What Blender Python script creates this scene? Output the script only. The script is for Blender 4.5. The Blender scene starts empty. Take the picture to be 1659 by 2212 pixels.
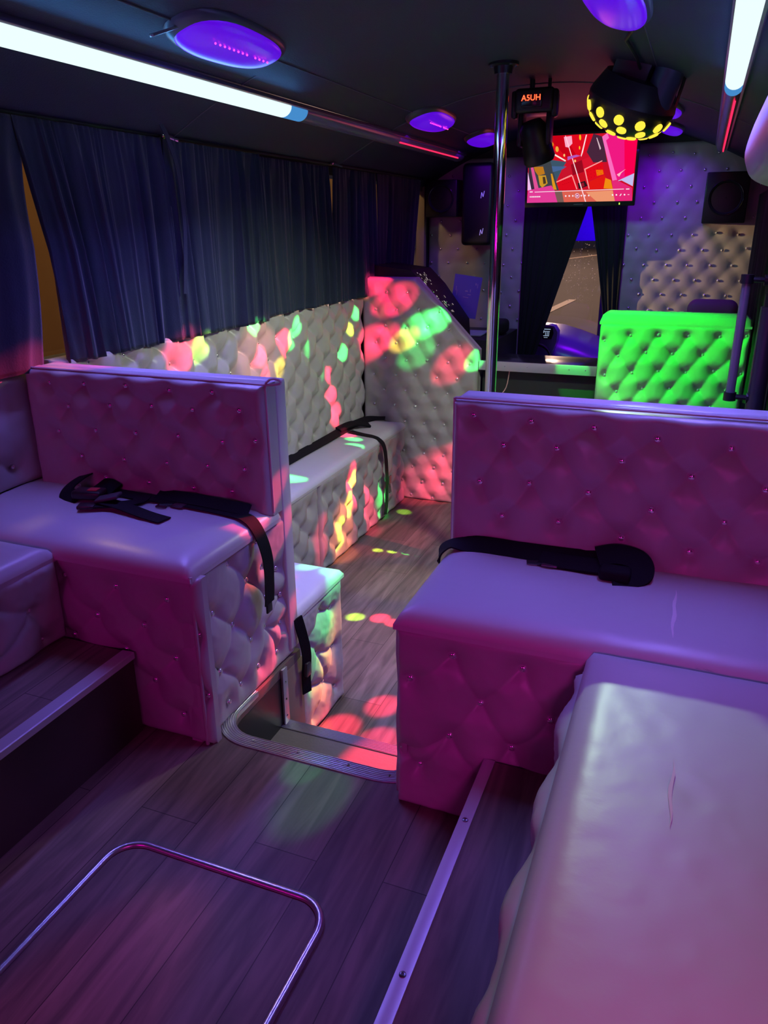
import bpy, bmesh, math, random
import numpy as np
from mathutils import Vector, Matrix, Euler
random.seed(7); rng = np.random.default_rng(7)
SC = bpy.context.scene; COL = SC.collection

# ------------------------------------------------------------------ camera
def unit(v): v = np.array(v, float); return v/np.linalg.norm(v)
F = 1643.0
vY = unit((695.5, -621, F)); vZ = -unit((40.5, 4394, F))
vZ = unit(vZ - vY*(vZ@vY)); vX = np.cross(vY, vZ)
R = np.array([vX, vY, vZ])                     # world = R @ (right, down, forward)
cam = bpy.data.cameras.new('camera'); co = bpy.data.objects.new('camera', cam); COL.objects.link(co)
M = Matrix.Identity(4)
for i in range(3):
    M[i][0] = R[i, 0]; M[i][1] = -R[i, 1]; M[i][2] = -R[i, 2]
M[2][3] = 1.25
co.matrix_world = M
cam.sensor_fit = 'VERTICAL'; cam.sensor_height = 36; cam.sensor_width = 27
cam.lens = 36*F/2212; cam.clip_start = .01; cam.clip_end = 400
SC.camera = co
# ------------------------------------------------------------------ view / world
SC.view_settings.view_transform = 'Standard'; SC.view_settings.look = 'None'
SC.view_settings.exposure = 0.0; SC.view_settings.gamma = 1.0
SC.view_settings.use_curve_mapping = False
SC.cycles.max_bounces = 6; SC.cycles.use_denoising = True
SC.cycles.sample_clamp_indirect = 4.0
W = bpy.data.worlds.new('night'); SC.world = W; W.use_nodes = True
W.node_tree.nodes['Background'].inputs[0].default_value = (.05, .04, .06, 1)
W.node_tree.nodes['Background'].inputs[1].default_value = .25

# ------------------------------------------------------------------ lights
def aim(o, loc, tgt, up='Y'):
    o.location = loc
    d = Vector(tgt)-Vector(loc)
    o.rotation_euler = d.to_track_quat('-Z', up).to_euler()
def area(name, loc, tgt, sx, sy, col, e, spread=180, spec=1.0):
    l = bpy.data.lights.new(name, 'AREA'); l.shape = 'RECTANGLE'; l.size = sx; l.size_y = sy
    l.color = col; l.energy = e; l.spread = math.radians(spread); l.specular_factor = spec
    o = bpy.data.objects.new(name, l); COL.objects.link(o); aim(o, loc, tgt); return o
def spot(name, loc, tgt, deg, col, e, blend=.35, r=.004, sc=None, roll=0, square=False):
    l = bpy.data.lights.new(name, 'SPOT'); l.spot_size = math.radians(deg); l.spot_blend = blend
    l.shadow_soft_size = r; l.color = col; l.energy = e; l.use_square = square
    o = bpy.data.objects.new(name, l); COL.objects.link(o); aim(o, loc, tgt)
    if roll: o.rotation_euler = (o.rotation_euler.to_matrix() @ Matrix.Rotation(math.radians(roll), 3, 'Z')).to_euler()
    if sc: o.scale = (sc[0], sc[1], 1)
    return o
def point(name, loc, col, e, r=.05):
    l = bpy.data.lights.new(name, 'POINT'); l.color = col; l.energy = e; l.shadow_soft_size = r
    o = bpy.data.objects.new(name, l); COL.objects.link(o); o.location = loc; return o
# fluorescent tubes (their own light, just under the diffusers)
TUBE = (.22, .17, 1.0)
area('tube_light', (-1.565, 2.28, 1.655), (-1.10, 2.28, 0), 1.15, .05, TUBE, 9.5, 108)
bpy.data.objects['tube_light'].rotation_euler = (0, math.radians(-14), math.radians(90))
area('tube_light_right', (.03, 2.28, 1.655), (-.2, 2.28, 0), 1.15, .05, TUBE, 9.5, 108)
bpy.data.objects['tube_light_right'].rotation_euler = (0, math.radians(6), math.radians(90))
for n in ('tube_light', 'tube_light_right'):
    o = bpy.data.objects[n]; d = Vector((.28 if n == 'tube_light' else -.12, 0, -1))
    z = -d.normalized(); x = Vector((0, 1, 0)); y = z.cross(x)
    o.rotation_euler = Matrix((x, y, z)).transposed().to_euler()
area('tube_side_glow', (-1.505, 2.2, 1.690), (-1.25, 2.2, 1.79), 1.5, .03, (.10, .42, 1.0), .8)
bpy.data.objects['tube_side_glow'].rotation_euler = Matrix(((0, .33, -.94), (1, 0, 0), (0, -.94, -.33))).to_euler()
area('tube_side_glow_right', (-.005, 2.3, 1.690), (-.3, 2.3, 1.79), 1.4, .03, (.08, .22, 1.0), .35)
bpy.data.objects['tube_side_glow_right'].rotation_euler = Matrix(((0, .33, .94), (1, 0, 0), (0, .94, -.33))).to_euler()
# magenta bar on the rear wall behind the photographer
area('rear_magenta_light', (-1.35, -1.0, 1.2), (-1.5, 1.7, .5), .8, .3, (1.0, .0, .60), 2.0, 120)
area('rear_bench_fill', (.2, -.35, 1.12), (.13, .55, .5), .25, .15, (1.0, .03, .62), 1.8, 95)  # extra lamp added close behind the camera, reddens the right bench
# added neutral fill over the front saloon, aimed clear of the green seat
spot('front_white_fill', (-.36, 3.0, 1.55), (-1.40, 3.1, -.45), 116, (.90, 1.0, .74), 60, blend=.6, r=.05)
area('front_wall_fill', (-.75, 4.75, 1.6), (-.6, 5.75, .75), .3, .1, (.30, 1.0, .75), 1.0, 130)  # added fill without a fixture, brightens the front-wall padding
# ultraviolet lamps over the saloon
UV = (.22, .0, 1.0)
for i, (x, y) in enumerate([(-1.40, 4.25), (-1.38, 5.05), (-.27, 4.45), (-.30, 5.25)]):
    area('uv_light', (x, y+(.2 if i in (1, 3) else 0), 1.71), (x, y+(.55 if i in (1, 3) else .2), .9), .35, .12, UV, .8 if i in (0, 2) else 1.15, 120)
area('uv_light', (-1.38, 2.3, 1.69), (-1.38, 2.3, 0), .5, .12, UV, 1.0)
area('uv_light', (-.27, 2.4, 1.70), (-.27, 2.4, 0), .5, .12, UV, 1.0)
area('uv_light', (-.7, 6.2, 1.5), (-.95, 6.6, .3), .3, .1, UV, 9)  # inside the driver cab without a fixture, turns the dashboard violet
# tv glow
area('tv_glow', (-.79, 5.30, 1.56), (-.8, 4.2, 1.75), .6, .35, (1, .12, .2), .7)
# disco beams, all from the bee-hive fixture
UFO = (-.345, 3.40, 1.50)
RED = (1, .03, .10); GRN = (.05, 1, .14); YEL = (1, .75, .05); ORG = (1, .22, .06)
beams = [
 ((-1.80, 4.38, .94), 5.0, RED, 1.0), ((-1.66, 4.38, .85), 6.5, RED, .6), ((-1.84, 4.38, .58), 6.5, RED, .8),
 ((-1.74, 4.38, .62), 5.0, RED, .5), ((-1.50, 4.38, .70), 6.0, GRN, .8), ((-1.40, 4.38, .74), 5.5, GRN, .8),
 ((-1.60, 4.38, .62), 4.5, YEL, .5), ((-1.30, 4.38, .49), 7.0, RED, .35), ((-1.16, 4.38, .52), 4.0, GRN, .9),
 ((-1.52, 4.38, .55), 6.0, GRN, .25), ((-1.33, 4.38, -.20), 7.5, RED, .6), ((-1.50, 4.38, -.30), 8, RED, .45),
 # left wall padding
 ((-1.86, 2.52, .80), 6.0, RED, .9), ((-1.86, 2.66, .80), 4.0, (.5, 1, .1), .9), ((-1.86, 3.09, .83), 3.0, GRN, 1.1),
 ((-1.86, 3.13, .70), 4.0, RED, 1.2), ((-1.86, 3.16, .60), 3.0, RED, 1.1), ((-1.86, 3.36, .72), 5.0, RED, .9), ((-1.86, 3.30, .60), 4.0, YEL, .5),
 ((-1.86, 3.50, .79), 3.4, GRN, 1.2), ((-1.86, 3.43, .73), 3.4, GRN, 1.0), ((-1.86, 3.66, .66), 5.0, GRN, .5), ((-1.86, 3.72, .52), 5.0, GRN, .55),
 ((-1.86, 4.24, .78), 3.0, GRN, 1.3), ((-1.86, 4.16, .70), 3.0, (.7, 1, .05), 1.2), ((-1.86, 4.05, .58), 3.2, GRN, 1.2), ((-1.86, 3.85, .48), 3.2, RED, 1.4),
 ((-1.86, 3.88, .36), 3.4, RED, 1.4), ((-1.86, 3.92, .24), 4.2, RED, 1.4), ((-1.86, 3.1, .68), 14, (1, .3, .25), .12), ((-1.86, 1.72, .80), 7, RED, .9),
 # long bench
 ((-1.72, 3.07, .10), 3.6, GRN, 1.2), ((-1.78, 3.08, .10), 3.6, GRN, 1.0), ((-1.68, 3.73, .10), 3.2, GRN, 1.4), ((-1.74, 3.86, .10), 2.6, GRN, 1.4), ((-1.82, 3.93, .10), 3.0, RED, 1.4),
 ((-1.59, 3.55, -.04), 5.5, RED, 1.2), ((-1.59, 3.66, -.14), 6, RED, 1.0), ((-1.59, 3.56, -.02), 2.6, (.9, 1, .05), 1.6), ((-1.59, 3.50, -.13), 2.8, YEL, 1.7), ((-1.59, 3.38, -.24), 3.0, (.7, 1, .05), 1.4),
 ((-1.59, 3.98, -.26), 5.0, GRN, .8), ((-1.59, 3.40, -.28), 8, ORG, .55), ((-1.59, 3.75, -.3), 7, RED, .4), ((-1.59, 3.15, -.2), 5, RED, .4),
 # floor in the front aisle
 ((-1.45, 3.53, -.4), 1.6, (.6, 1, .05), 2.0), ((-1.37, 3.54, -.4), 1.5, (.5, 1, .05), 2.0), ((-1.29, 3.55, -.4), 1.5, GRN, 1.8), ((-1.22, 3.55, -.4), 1.5, GRN, 1.8), ((-1.14, 3.56, -.4), 2.0, RED, 2.6),
 ((-1.52, 4.14, -.4), 2.4, (.4, 1, .05), 1.1), ((-1.26, 2.79, -.4), 2.3, (.5, 1, .05), 2.0), ((-1.15, 2.82, -.4), 2.6, RED, 2.6), ((-1.08, 2.80, -.4), 2.2, RED, 2.2),
 ((-.99, 2.02, -.4), 4.0, RED, 1.8), ((-.89, 2.20, -.4), 3.6, RED, 1.4), ((-.83, 2.0, -.4), 4.0, RED, 1.3), ((-.70, 1.66, -.2), 5.5, RED, 1.8), ((-1.50, 3.7, -.4), 16, RED, .14), ((-1.15, 2.55, -.4), 20, (1, .35, .2), .10), ((-1.2, 3.2, -.4), 14, (.8, .6, .2), .08),
 # rear aisle floor
 ((-.76, 1.37, 0), 2.6, (.12, 1, .3), .22), ((-.69, 1.26, 0), 4.0, (.12, 1, .3), .12), ((-.84, .66, 0), 6.5, RED, .10),
 # short bench and the box end beside the steps
 ((-1.17, 2.17, .11), 2.6, (.15, 1, .2), 0.45), ((-1.08, 2.17, .11), 2.6, (.15, 1, .2), 0.45), ((-1.22, 2.02, .11), 3.0, RED, 0.3), ((-1.16, 1.93, .11), 2.4, RED, 0.45),
 ((-1.05, 2.10, .02), 4.4, GRN, 0.44), ((-1.05, 2.12, -.12), 4.0, (1, .4, .1), 0.50), ((-1.05, 2.04, -.24), 3.4, ORG, 0.66), ((-1.05, 2.02, -.34), 3.4, ORG, 0.6), ((-1.05, 2.06, -.1), 3.5, GRN, 0.28),
 ((-1.06, 1.66, .50), 3.0, RED, 0.55), ((-1.03, 1.77, .42), 2.8, RED, 0.50), ((-1.03, 1.755, .11), 2.8, RED, 0.75), ((-1.03, 1.70, .06), 2.0, RED, 0.45),
]
BE = 800.0
for t, d, c, k in beams:
    spot('disco_beam', UFO, t, d, c, BE*k, blend=.7, r=.006)
# the moving head floods the seat back with green
spot('green_flood', (-.79, 3.55, 1.50), (-.02, 4.2, .50), 44, (.0, 1, .02), 200, blend=.5, r=.02, sc=(1.0, .8))
spot('green_edge', (-.79, 3.55, 1.50), (-.6, 4.4, .48), 9, (.0, 1, .06), 160, blend=.5, r=.01)
spot('cream_fill_spot', (-.30, 2.95, 1.745), (.06, .90, .50), 12, (.66, 1, .70), 52, blend=.3, r=.01, sc=(1, 1.1))  # added spot with an unseen source, brightens the right bench
# street lamps outside
point('street_lamp', (-3.4, 3.2, 2.8), (1, .60, .22), 75, .2)
point('street_lamp', (-4, 28, 10), (1, .62, .46), 2000, .3)
point('street_lamp', (-8, 48, 11), (1, .62, .46), 3600, .3)
point('street_lamp', (-12, 75, 12), (1, .64, .48), 6500, .3)
point('street_lamp', (-2.2, 9.5, 2.2), (1, .75, .55), 90, .2)  # added low ahead of the windscreen to brighten the rain drops
spot('street_glow', (-4.8, 4.93, 1.45), (.17, 5.73, .86), 13, (1, .66, .30), 1300, blend=.05, r=.01, square=True, roll=-8, sc=(.2, 1))

# ------------------------------------------------------------------ materials
def lin(c):
    return tuple(((v/255)/12.92 if v/255 <= .04045 else ((v/255+.055)/1.055)**2.4) for v in c)
def mat(name, col, rough=.5, metal=0, emit=None, es=0, bump=0, bscale=60, spec=.5, sheen=0, noise=0, nscale=6, alpha=None, trans=0):
    m = bpy.data.materials.new(name); m.use_nodes = True
    nt = m.node_tree; b = nt.nodes['Principled BSDF']
    b.inputs['Base Color'].default_value = (*col, 1); b.inputs['Roughness'].default_value = rough
    b.inputs['Metallic'].default_value = metal; b.inputs['Specular IOR Level'].default_value = spec
    if sheen: b.inputs['Sheen Weight'].default_value = sheen; b.inputs['Sheen Roughness'].default_value = .4
    if emit: b.inputs['Emission Color'].default_value = (*emit, 1); b.inputs['Emission Strength'].default_value = es
    if trans: b.inputs['Transmission Weight'].default_value = trans
    if noise or bump:
        tc = nt.nodes.new('ShaderNodeTexCoord')
    if noise:
        n = nt.nodes.new('ShaderNodeTexNoise'); n.inputs['Scale'].default_value = nscale; n.inputs['Detail'].default_value = 6
        r = nt.nodes.new('ShaderNodeMixRGB'); r.blend_type = 'MIX'
        r.inputs[1].default_value = (*[v*(1-noise) for v in col], 1); r.inputs[2].default_value = (*[min(1, v*(1+noise)) for v in col], 1)
        nt.links.new(tc.outputs['Object'], n.inputs['Vector']); nt.links.new(n.outputs['Fac'], r.inputs[0]); nt.links.new(r.outputs[0], b.inputs['Base Color'])
    if bump:
        n2 = nt.nodes.new('ShaderNodeTexNoise'); n2.inputs['Scale'].default_value = bscale; n2.inputs['Detail'].default_value = 4
        bp = nt.nodes.new('ShaderNodeBump'); bp.inputs['Strength'].default_value = bump; bp.inputs['Distance'].default_value = .004
        nt.links.new(tc.outputs['Object'], n2.inputs['Vector']); nt.links.new(n2.outputs['Fac'], bp.inputs['Height']); nt.links.new(bp.outputs[0], b.inputs['Normal'])
    return m
VINYL = mat('tufted_vinyl', (.46, .435, .44), .38, bump=.12, bscale=28, noise=.07, nscale=3)
SEATV = mat('seat_vinyl', (.60, .57, .60), .36, bump=.10, bscale=45, noise=.05, nscale=4)
CHROME = mat('chrome', (.85, .85, .88), .08, 1)
CRYSTAL = mat('button_crystal', (.9, .9, .93), .12, .75)
ALU = mat('brushed_aluminium', (.66, .67, .74), .28, .85, bump=.08, bscale=120)
ALUR = mat('aluminium_strip', (.66, .68, .74), .42, .55)
BLACK = mat('black_plastic', (.012, .012, .014), .38)
BLACKM = mat('matt_black', (.010, .010, .012), .8)
WEB = mat('black_webbing', (.006, .006, .010), .75, bump=.3, bscale=400, spec=.2)
NAVY = mat('curtain_navy', (.015, .026, .056), .85, sheen=.25, bump=.25, bscale=160, noise=.15, nscale=20)
CURB = mat('curtain_black', (.008, .010, .012), .9, bump=.2, bscale=120)
CEIL = mat('ceiling_lining', (.028, .036, .070), .62, bump=.35, bscale=220, noise=.12, nscale=3)
WALLD = mat('wall_dark', (.03, .03, .035), .7)
STEP = mat('step_vinyl', (.20, .17, .13), .55, bump=.15, bscale=90)
WELL = mat('well_dark', (.012, .014, .014), .4)
GLASS = bpy.data.materials.new('window_glass'); GLASS.use_nodes = True
_nt = GLASS.node_tree; _nt.nodes.remove(_nt.nodes['Principled BSDF'])
_t = _nt.nodes.new('ShaderNodeBsdfTransparent'); _g = _nt.nodes.new('ShaderNodeBsdfGlossy'); _g.inputs['Roughness'].default_value = .03
_m = _nt.nodes.new('ShaderNodeMixShader'); _m.inputs[0].default_value = .06
_nt.links.new(_t.outputs[0], _m.inputs[1]); _nt.links.new(_g.outputs[0], _m.inputs[2]); _nt.links.new(_m.outputs[0], _nt.nodes['Material Output'].inputs[0])
ROAD = mat('asphalt', (.115, .095, .085), .75, bump=.3, bscale=3, noise=.15, nscale=.6)
PAINT = mat('road_paint', (.65, .5, .4), .6)
def emis(name, col, s): return mat(name, (0, 0, 0), .6, emit=col, es=s, spec=0)
def wood(name, base, dark, scale=1.0, plank=.15):
    m = bpy.data.materials.new(name); m.use_nodes = True; nt = m.node_tree; b = nt.nodes['Principled BSDF']
    tc = nt.nodes.new('ShaderNodeTexCoord')
    mp = nt.nodes.new('ShaderNodeMapping'); mp.inputs['Rotation'].default_value = (0, 0, math.radians(90))
    br = nt.nodes.new('ShaderNodeTexBrick'); br.inputs['Scale'].default_value = 1
    br.inputs['Brick Width'].default_value = 1.1; br.inputs['Row Height'].default_value = plank; br.inputs['Mortar Size'].default_value = .0011
    br.inputs['Mortar Smooth'].default_value = .3; br.offset = .37
    br.inputs['Color1'].default_value = (*base, 1); br.inputs['Color2'].default_value = (*[v*.62 for v in base], 1); br.inputs['Mortar'].default_value = (*[v*.12 for v in base], 1)
    nt.links.new(tc.outputs['Object'], mp.inputs[0]); nt.links.new(mp.outputs[0], br.inputs['Vector'])
    mp2 = nt.nodes.new('ShaderNodeMapping'); mp2.inputs['Scale'].default_value = (14, 1.3, 1)
    nt.links.new(tc.outputs['Object'], mp2.inputs[0])
    n = nt.nodes.new('ShaderNodeTexNoise'); n.inputs['Scale'].default_value = 2.2; n.inputs['Detail'].default_value = 9; n.inputs['Distortion'].default_value = .9
    nt.links.new(mp2.outputs[0], n.inputs['Vector'])
    cr = nt.nodes.new('ShaderNodeValToRGB'); cr.color_ramp.elements[0].position = .32; cr.color_ramp.elements[0].color = (.40, .38, .36, 1)
    cr.color_ramp.elements[1].position = .68; cr.color_ramp.elements[1].color = (1.25, 1.2, 1.15, 1)
    nt.links.new(n.outputs['Fac'], cr.inputs[0])
    mx = nt.nodes.new('ShaderNodeMixRGB'); mx.blend_type = 'MULTIPLY'; mx.inputs[0].default_value = .8
    nt.links.new(br.outputs['Color'], mx.inputs[1]); nt.links.new(cr.outputs[0], mx.inputs[2]); nt.links.new(mx.outputs[0], b.inputs['Base Color'])
    b.inputs['Roughness'].default_value = .5
    bp = nt.nodes.new('ShaderNodeBump'); bp.inputs['Strength'].default_value = .25; bp.inputs['Distance'].default_value = .002
    nt.links.new(n.outputs['Fac'], bp.inputs['Height']); nt.links.new(bp.outputs[0], b.inputs['Normal'])
    return m
WOOD = wood('floor_planks', (.25, .205, .175), None)
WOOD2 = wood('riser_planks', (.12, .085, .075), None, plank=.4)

# ------------------------------------------------------------------ helpers
def link(name, me, m, parent=None):
    o = bpy.data.objects.new(name, me)
    for q in (m if isinstance(m, (list, tuple)) else [m]):
        if q: me.materials.append(q)
    COL.objects.link(o)
    if parent is not None: o.parent = parent
    return o
def from_bm(name, bm, m, parent=None, smooth=True, angle=35):
    me = bpy.data.meshes.new(name)
    bmesh.ops.recalc_face_normals(bm, faces=bm.faces)
    if smooth:
        for f in bm.faces: f.smooth = True
        for e in bm.edges:
            if len(e.link_faces) == 2 and e.calc_face_angle(0) > math.radians(angle): e.smooth = False
    bm.to_mesh(me); bm.free()
    return link(name, me, m, parent)
def thing(name, label, cat, group=None, loc=(0, 0, 0)):
    o = bpy.data.objects.new(name, None); COL.objects.link(o); o.empty_display_size = .05
    o.location = loc
    o['label'] = label; o['category'] = cat
    if group: o['group'] = group
    return o
def tag(o, label, cat, group=None, kind=None):
    o['label'] = label; o['category'] = cat
    if group: o['group'] = group
    if kind: o['kind'] = kind
    return o
def struct(o): o['kind'] = 'structure'; return o
def bbox(bm, lo, hi, bev=0, seg=2, M=None):
    lo = Vector(lo); hi = Vector(hi); c = (lo+hi)/2; s = hi-lo
    g = bmesh.ops.create_cube(bm, size=1)
    vs = g['verts']
    for v in vs: v.co = Vector((v.co.x*s.x, v.co.y*s.y, v.co.z*s.z)) + c
    if bev:
        es = list({e for v in vs for e in v.link_edges})
        r = bmesh.ops.bevel(bm, geom=es, offset=bev, segments=seg, profile=.5, affect='EDGES')
        vs = list({v for f in r['faces'] for v in f.verts} | {v for v in vs if v.is_valid})
    if M: bmesh.ops.transform(bm, matrix=M, verts=[v for v in vs if v.is_valid])
    return vs
def box(name, lo, hi, m, parent=None, bev=.003, seg=2):
    bm = bmesh.new(); bbox(bm, lo, hi, bev, seg); return from_bm(name, bm, m, parent)
def tube(bm, pts, r, seg=12, cap=True, closed=False):
    pts = [Vector(p) for p in pts]; n = len(pts); rings = []
    prev = None
    for i, p in enumerate(pts):
        if closed: d = (pts[(i+1) % n]-pts[i-1]).normalized()
        else: d = (pts[min(i+1, n-1)]-pts[max(i-1, 0)]).normalized()
        if prev is None:
            a = d.orthogonal().normalized()
        else:
            a = (prev - d*prev.dot(d)); a = a.normalized() if a.length > 1e-6 else d.orthogonal().normalized()
        prev = a; b = d.cross(a)
        rr = r[i] if isinstance(r, (list, tuple)) else r
        rings.append([bm.verts.new(p + (a*math.cos(t)+b*math.sin(t))*rr) for t in [2*math.pi*k/seg for k in range(seg)]])
    for i in range(n if closed else n-1):
        A = rings[i]; B = rings[(i+1) % n]
        for k in range(seg): bm.faces.new((A[k], A[(k+1) % seg], B[(k+1) % seg], B[k]))
    if cap and not closed:
        bm.faces.new(rings[0][::-1]); bm.faces.new(rings[-1])
def lathe(bm, prof, seg=32, M=None):
    rings = []; vs = []
    for (r, z) in prof:
        if r < 1e-6: v = bm.verts.new((0, 0, z)); rings.append([v]); vs.append(v)
        else:
            q = [bm.verts.new((r*math.cos(2*math.pi*k/seg), r*math.sin(2*math.pi*k/seg), z)) for k in range(seg)]; rings.append(q); vs += q
    for A, B in zip(rings, rings[1:]):
        for k in range(seg):
            k2 = (k+1) % seg
            if len(A) == 1 and len(B) == 1: continue
            if len(A) == 1: bm.faces.new((A[0], B[k], B[k2]))
            elif len(B) == 1: bm.faces.new((A[k], A[k2], B[0]))
            else: bm.faces.new((A[k], A[k2], B[k2], B[k]))
    if M: bmesh.ops.transform(bm, matrix=M, verts=vs)
def prism(bm, poly, z0, z1, M=None):
    a = [bm.verts.new((x, y, z0)) for x, y in poly]; b = [bm.verts.new((x, y, z1)) for x, y in poly]
    n = len(poly)
    bm.faces.new(a[::-1]); bm.faces.new(b)
    for i in range(n): bm.faces.new((a[i], a[(i+1) % n], b[(i+1) % n], b[i]))
    if M: bmesh.ops.transform(bm, matrix=M, verts=a+b)
def smooth_path(pts, k=6):
    P = [Vector(p) for p in pts]; out = []
    for i in range(len(P)-1):
        p0 = P[max(i-1, 0)]; p1 = P[i]; p2 = P[i+1]; p3 = P[min(i+2, len(P)-1)]
        for j in range(k):
            t = j/k
            out.append(.5*((2*p1)+(-p0+p2)*t+(2*p0-5*p1+4*p2-p3)*t*t+(-p0+3*p1-3*p2+p3)*t**3))
    out.append(P[-1]); return out
def ribbon(bm, pts, nrm, w=.045, th=.0022, k=6):
    """webbing strap: pts path, nrm face normal per point"""
    P = smooth_path(pts, k); Nn = smooth_path(nrm, k); n = len(P); rows = []
    for i in range(n):
        d = (P[min(i+1, n-1)]-P[max(i-1, 0)]).normalized(); nn = Nn[i].normalized()
        s = d.cross(nn).normalized(); nn = s.cross(d).normalized()
        rows.append([bm.verts.new(P[i]+s*(a*w/2)+nn*(b*th/2)) for a, b in ((-1, -1), (1, -1), (1, 1), (-1, 1))])
    for A, B in zip(rows, rows[1:]):
        for q in range(4): bm.faces.new((A[q], A[(q+1) % 4], B[(q+1) % 4], B[q]))
    bm.faces.new(rows[0][::-1]); bm.faces.new(rows[-1])

# smooth 2d noise
def vnoise(u, v, s, seed):
    r = np.random.default_rng(seed); o = np.zeros_like(u)
    for k in range(5):
        a = r.uniform(0, 2*np.pi); f = s*r.uniform(.6, 1.7); p = r.uniform(0, 6.28)
        o += np.sin((u*np.cos(a)+v*np.sin(a))*f + p + 1.3*np.sin((u*np.sin(a)-v*np.cos(a))*f*.7+p*2))
    return o/5

# button mesh, shared
def button_mesh():
    bm = bmesh.new(); r = .0092
    prof = [(r*.9, 0), (r*1.05, .002), (r*1.0, .0045), (r*.78, .0072), (r*.4, .0088), (0, .0092)]
    lathe(bm, prof, 10); bmesh.ops.recalc_face_normals(bm, faces=bm.faces)
    for f in bm.faces: f.smooth = True
    me = bpy.data.meshes.new('button'); bm.to_mesh(me); bm.free(); me.materials.append(CRYSTAL); return me
BTN = button_mesh()

def lattice(W_, H_, a, b, u0=.06, v0=.05, jit=.006, seed=1, skew=0, um=.018, vm=.018, top=None):
    """two interleaved rows: spacing a along u, row pitch b"""
    r = np.random.default_rng(seed); P = []
    row = 0; v = v0
    while v < H_-vm:
        u = u0 + (a/2 if row % 2 else 0) + skew*v
        while u > um+a: u -= a
        while u < W_-um:
            if u > um:
                P.append((u+r.uniform(-jit, jit), v+r.uniform(-jit, jit)))
            u += a
        v += b; row += 1
    return P

def tuft(name, parent, O, U, V, W_, H_, pts, mat_=None, th=.03, D=.020, C=.006, res=.0075, edge=.025, bulge=.012, maxd=None, wfun=None, seed=3, label=None, vis=None, wr=.0015, btn=True, sag=0):
    """deep-buttoned panel: O lower-left corner, U/V unit axes; outward normal = U x V"""
    O = np.array(O, float); U = unit(U); V = unit(V); N = np.cross(U, V)
    nu = max(4, int(W_/res)); nv = max(4, int(H_/res))
    s = np.linspace(0, 1, nu+1); t = np.linspace(0, 1, nv+1)
    S, T = np.meshgrid(s, t)
    vv = T*H_; ww = W_*np.ones_like(vv) if wfun is None else np.vectorize(wfun)(vv)
    uu = S*ww
    e = np.minimum(np.minimum(uu, ww-uu), np.minimum(vv, H_-vv))
    x = np.clip(e/edge, 0, 1); prof = np.sqrt(np.clip(1-(1-x)**2, 0, 1))
    P = np.array(pts) if len(pts) else np.zeros((0, 2))
    h = np.ones_like(uu)*(bulge+D)
    if len(P):
        d2 = np.full(uu.shape, 9.0)
        for p in P: d2 = np.minimum(d2, (uu-p[0])**2+(vv-p[1])**2)
        dn = np.sqrt(d2)
        h -= D*np.exp(-(dn/.020)**1.15) + D*.55*np.exp(-(dn/.055)**2)
        # fold lines to diagonal neighbours
        md = maxd or .15
        segs = []
        for i in range(len(P)):
            for j in range(i+1, len(P)):
                q = P[j]-P[i]; L = np.hypot(*q)
                if L < md and abs(q[0]) > .25*L and abs(q[1]) > .30*L: segs.append((i, j))
        dc = np.full(uu.shape, 9.0)
        rr = np.random.default_rng(seed)
        for i, j in segs:
            a = P[i]; q = P[j]-a; L2 = q@q
            k = np.clip(((uu-a[0])*q[0]+(vv-a[1])*q[1])/L2, 0, 1)
            bow = rr.uniform(-.006, .006)*np.sin(np.pi*k)
            px = a[0]+k*q[0]-bow*q[1]/math.sqrt(L2); py = a[1]+k*q[1]+bow*q[0]/math.sqrt(L2)
            dd = np.hypot(uu-px, vv-py) + rr.uniform(0, .0025) + .004*(1-np.abs(2*k-1))*rr.uniform(.2, 1)
            dc = np.minimum(dc, dd)
        h -= C*1.1*np.exp(-dc/.0035) + C*.75*np.exp(-(dc/.018)**2)
    h += wr*vnoise(uu, vv, 60, seed) + wr*.6*vnoise(uu, vv, 140, seed+1)
    hh = h*prof*np.clip(x*3, 0, 1)**.3
    X = O + uu[..., None]*U + vv[..., None]*V + hh[..., None]*N
    if sag: X[..., 2] -= 0
    nvert = (nu+1)*(nv+1)
    idx = np.arange(nvert).reshape(nv+1, nu+1)
    quads = np.stack([idx[:-1, :-1], idx[:-1, 1:], idx[1:, 1:], idx[1:, :-1]], -1).reshape(-1, 4)
    ring = np.concatenate([idx[0, :], idx[1:, -1], idx[-1, -2::-1], idx[-2:0:-1, 0]])
    front = X.reshape(-1, 3)
    back = front[ring] - N*th - hh.reshape(-1)[ring][:, None]*N
    nb = len(ring); bi = nvert+np.arange(nb)
    sides = np.stack([ring, bi, np.roll(bi, -1), np.roll(ring, -1)], -1)
    verts = np.concatenate([front, back]); faces = [tuple(f) for f in quads.tolist()] + [tuple(f) for f in sides.tolist()] + [tuple(int(q) for q in bi[::-1])]
    me = bpy.data.meshes.new(name); me.from_pydata(verts.tolist(), [], faces); me.update()
    sm = np.ones(len(faces), bool); sm[len(quads):] = False
    me.polygons.foreach_set('use_smooth', sm)
    o = link(name, me, mat_ or VINYL, parent)
    if btn:
        rot = Matrix(((U[0], V[0], N[0]), (U[1], V[1], N[1]), (U[2], V[2], N[2]))).to_euler()
        for p in P:
            # only where the pull is inside the panel
            wv = W_ if wfun is None else wfun(p[1])
            if p[0] > wv-.012 or p[0] < .01: continue
            q = O + p[0]*U + p[1]*V + N*(bulge + D*.0 - D*.35*0 - .0 + max(0, 0) - .008)
            b = bpy.data.objects.new('button', BTN); COL.objects.link(b); b.parent = o
            iu = int(round(p[0]/wv*nu)); iv = int(round(p[1]/H_*nv))
            q = X[min(iv, nv), min(iu, nu)] + N*.0045
            b.location = q; b.rotation_euler = rot
            k = rng.uniform(.9, 1.1); b.scale = (k, k, k)
    if label: o['label'] = label
    return o

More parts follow.
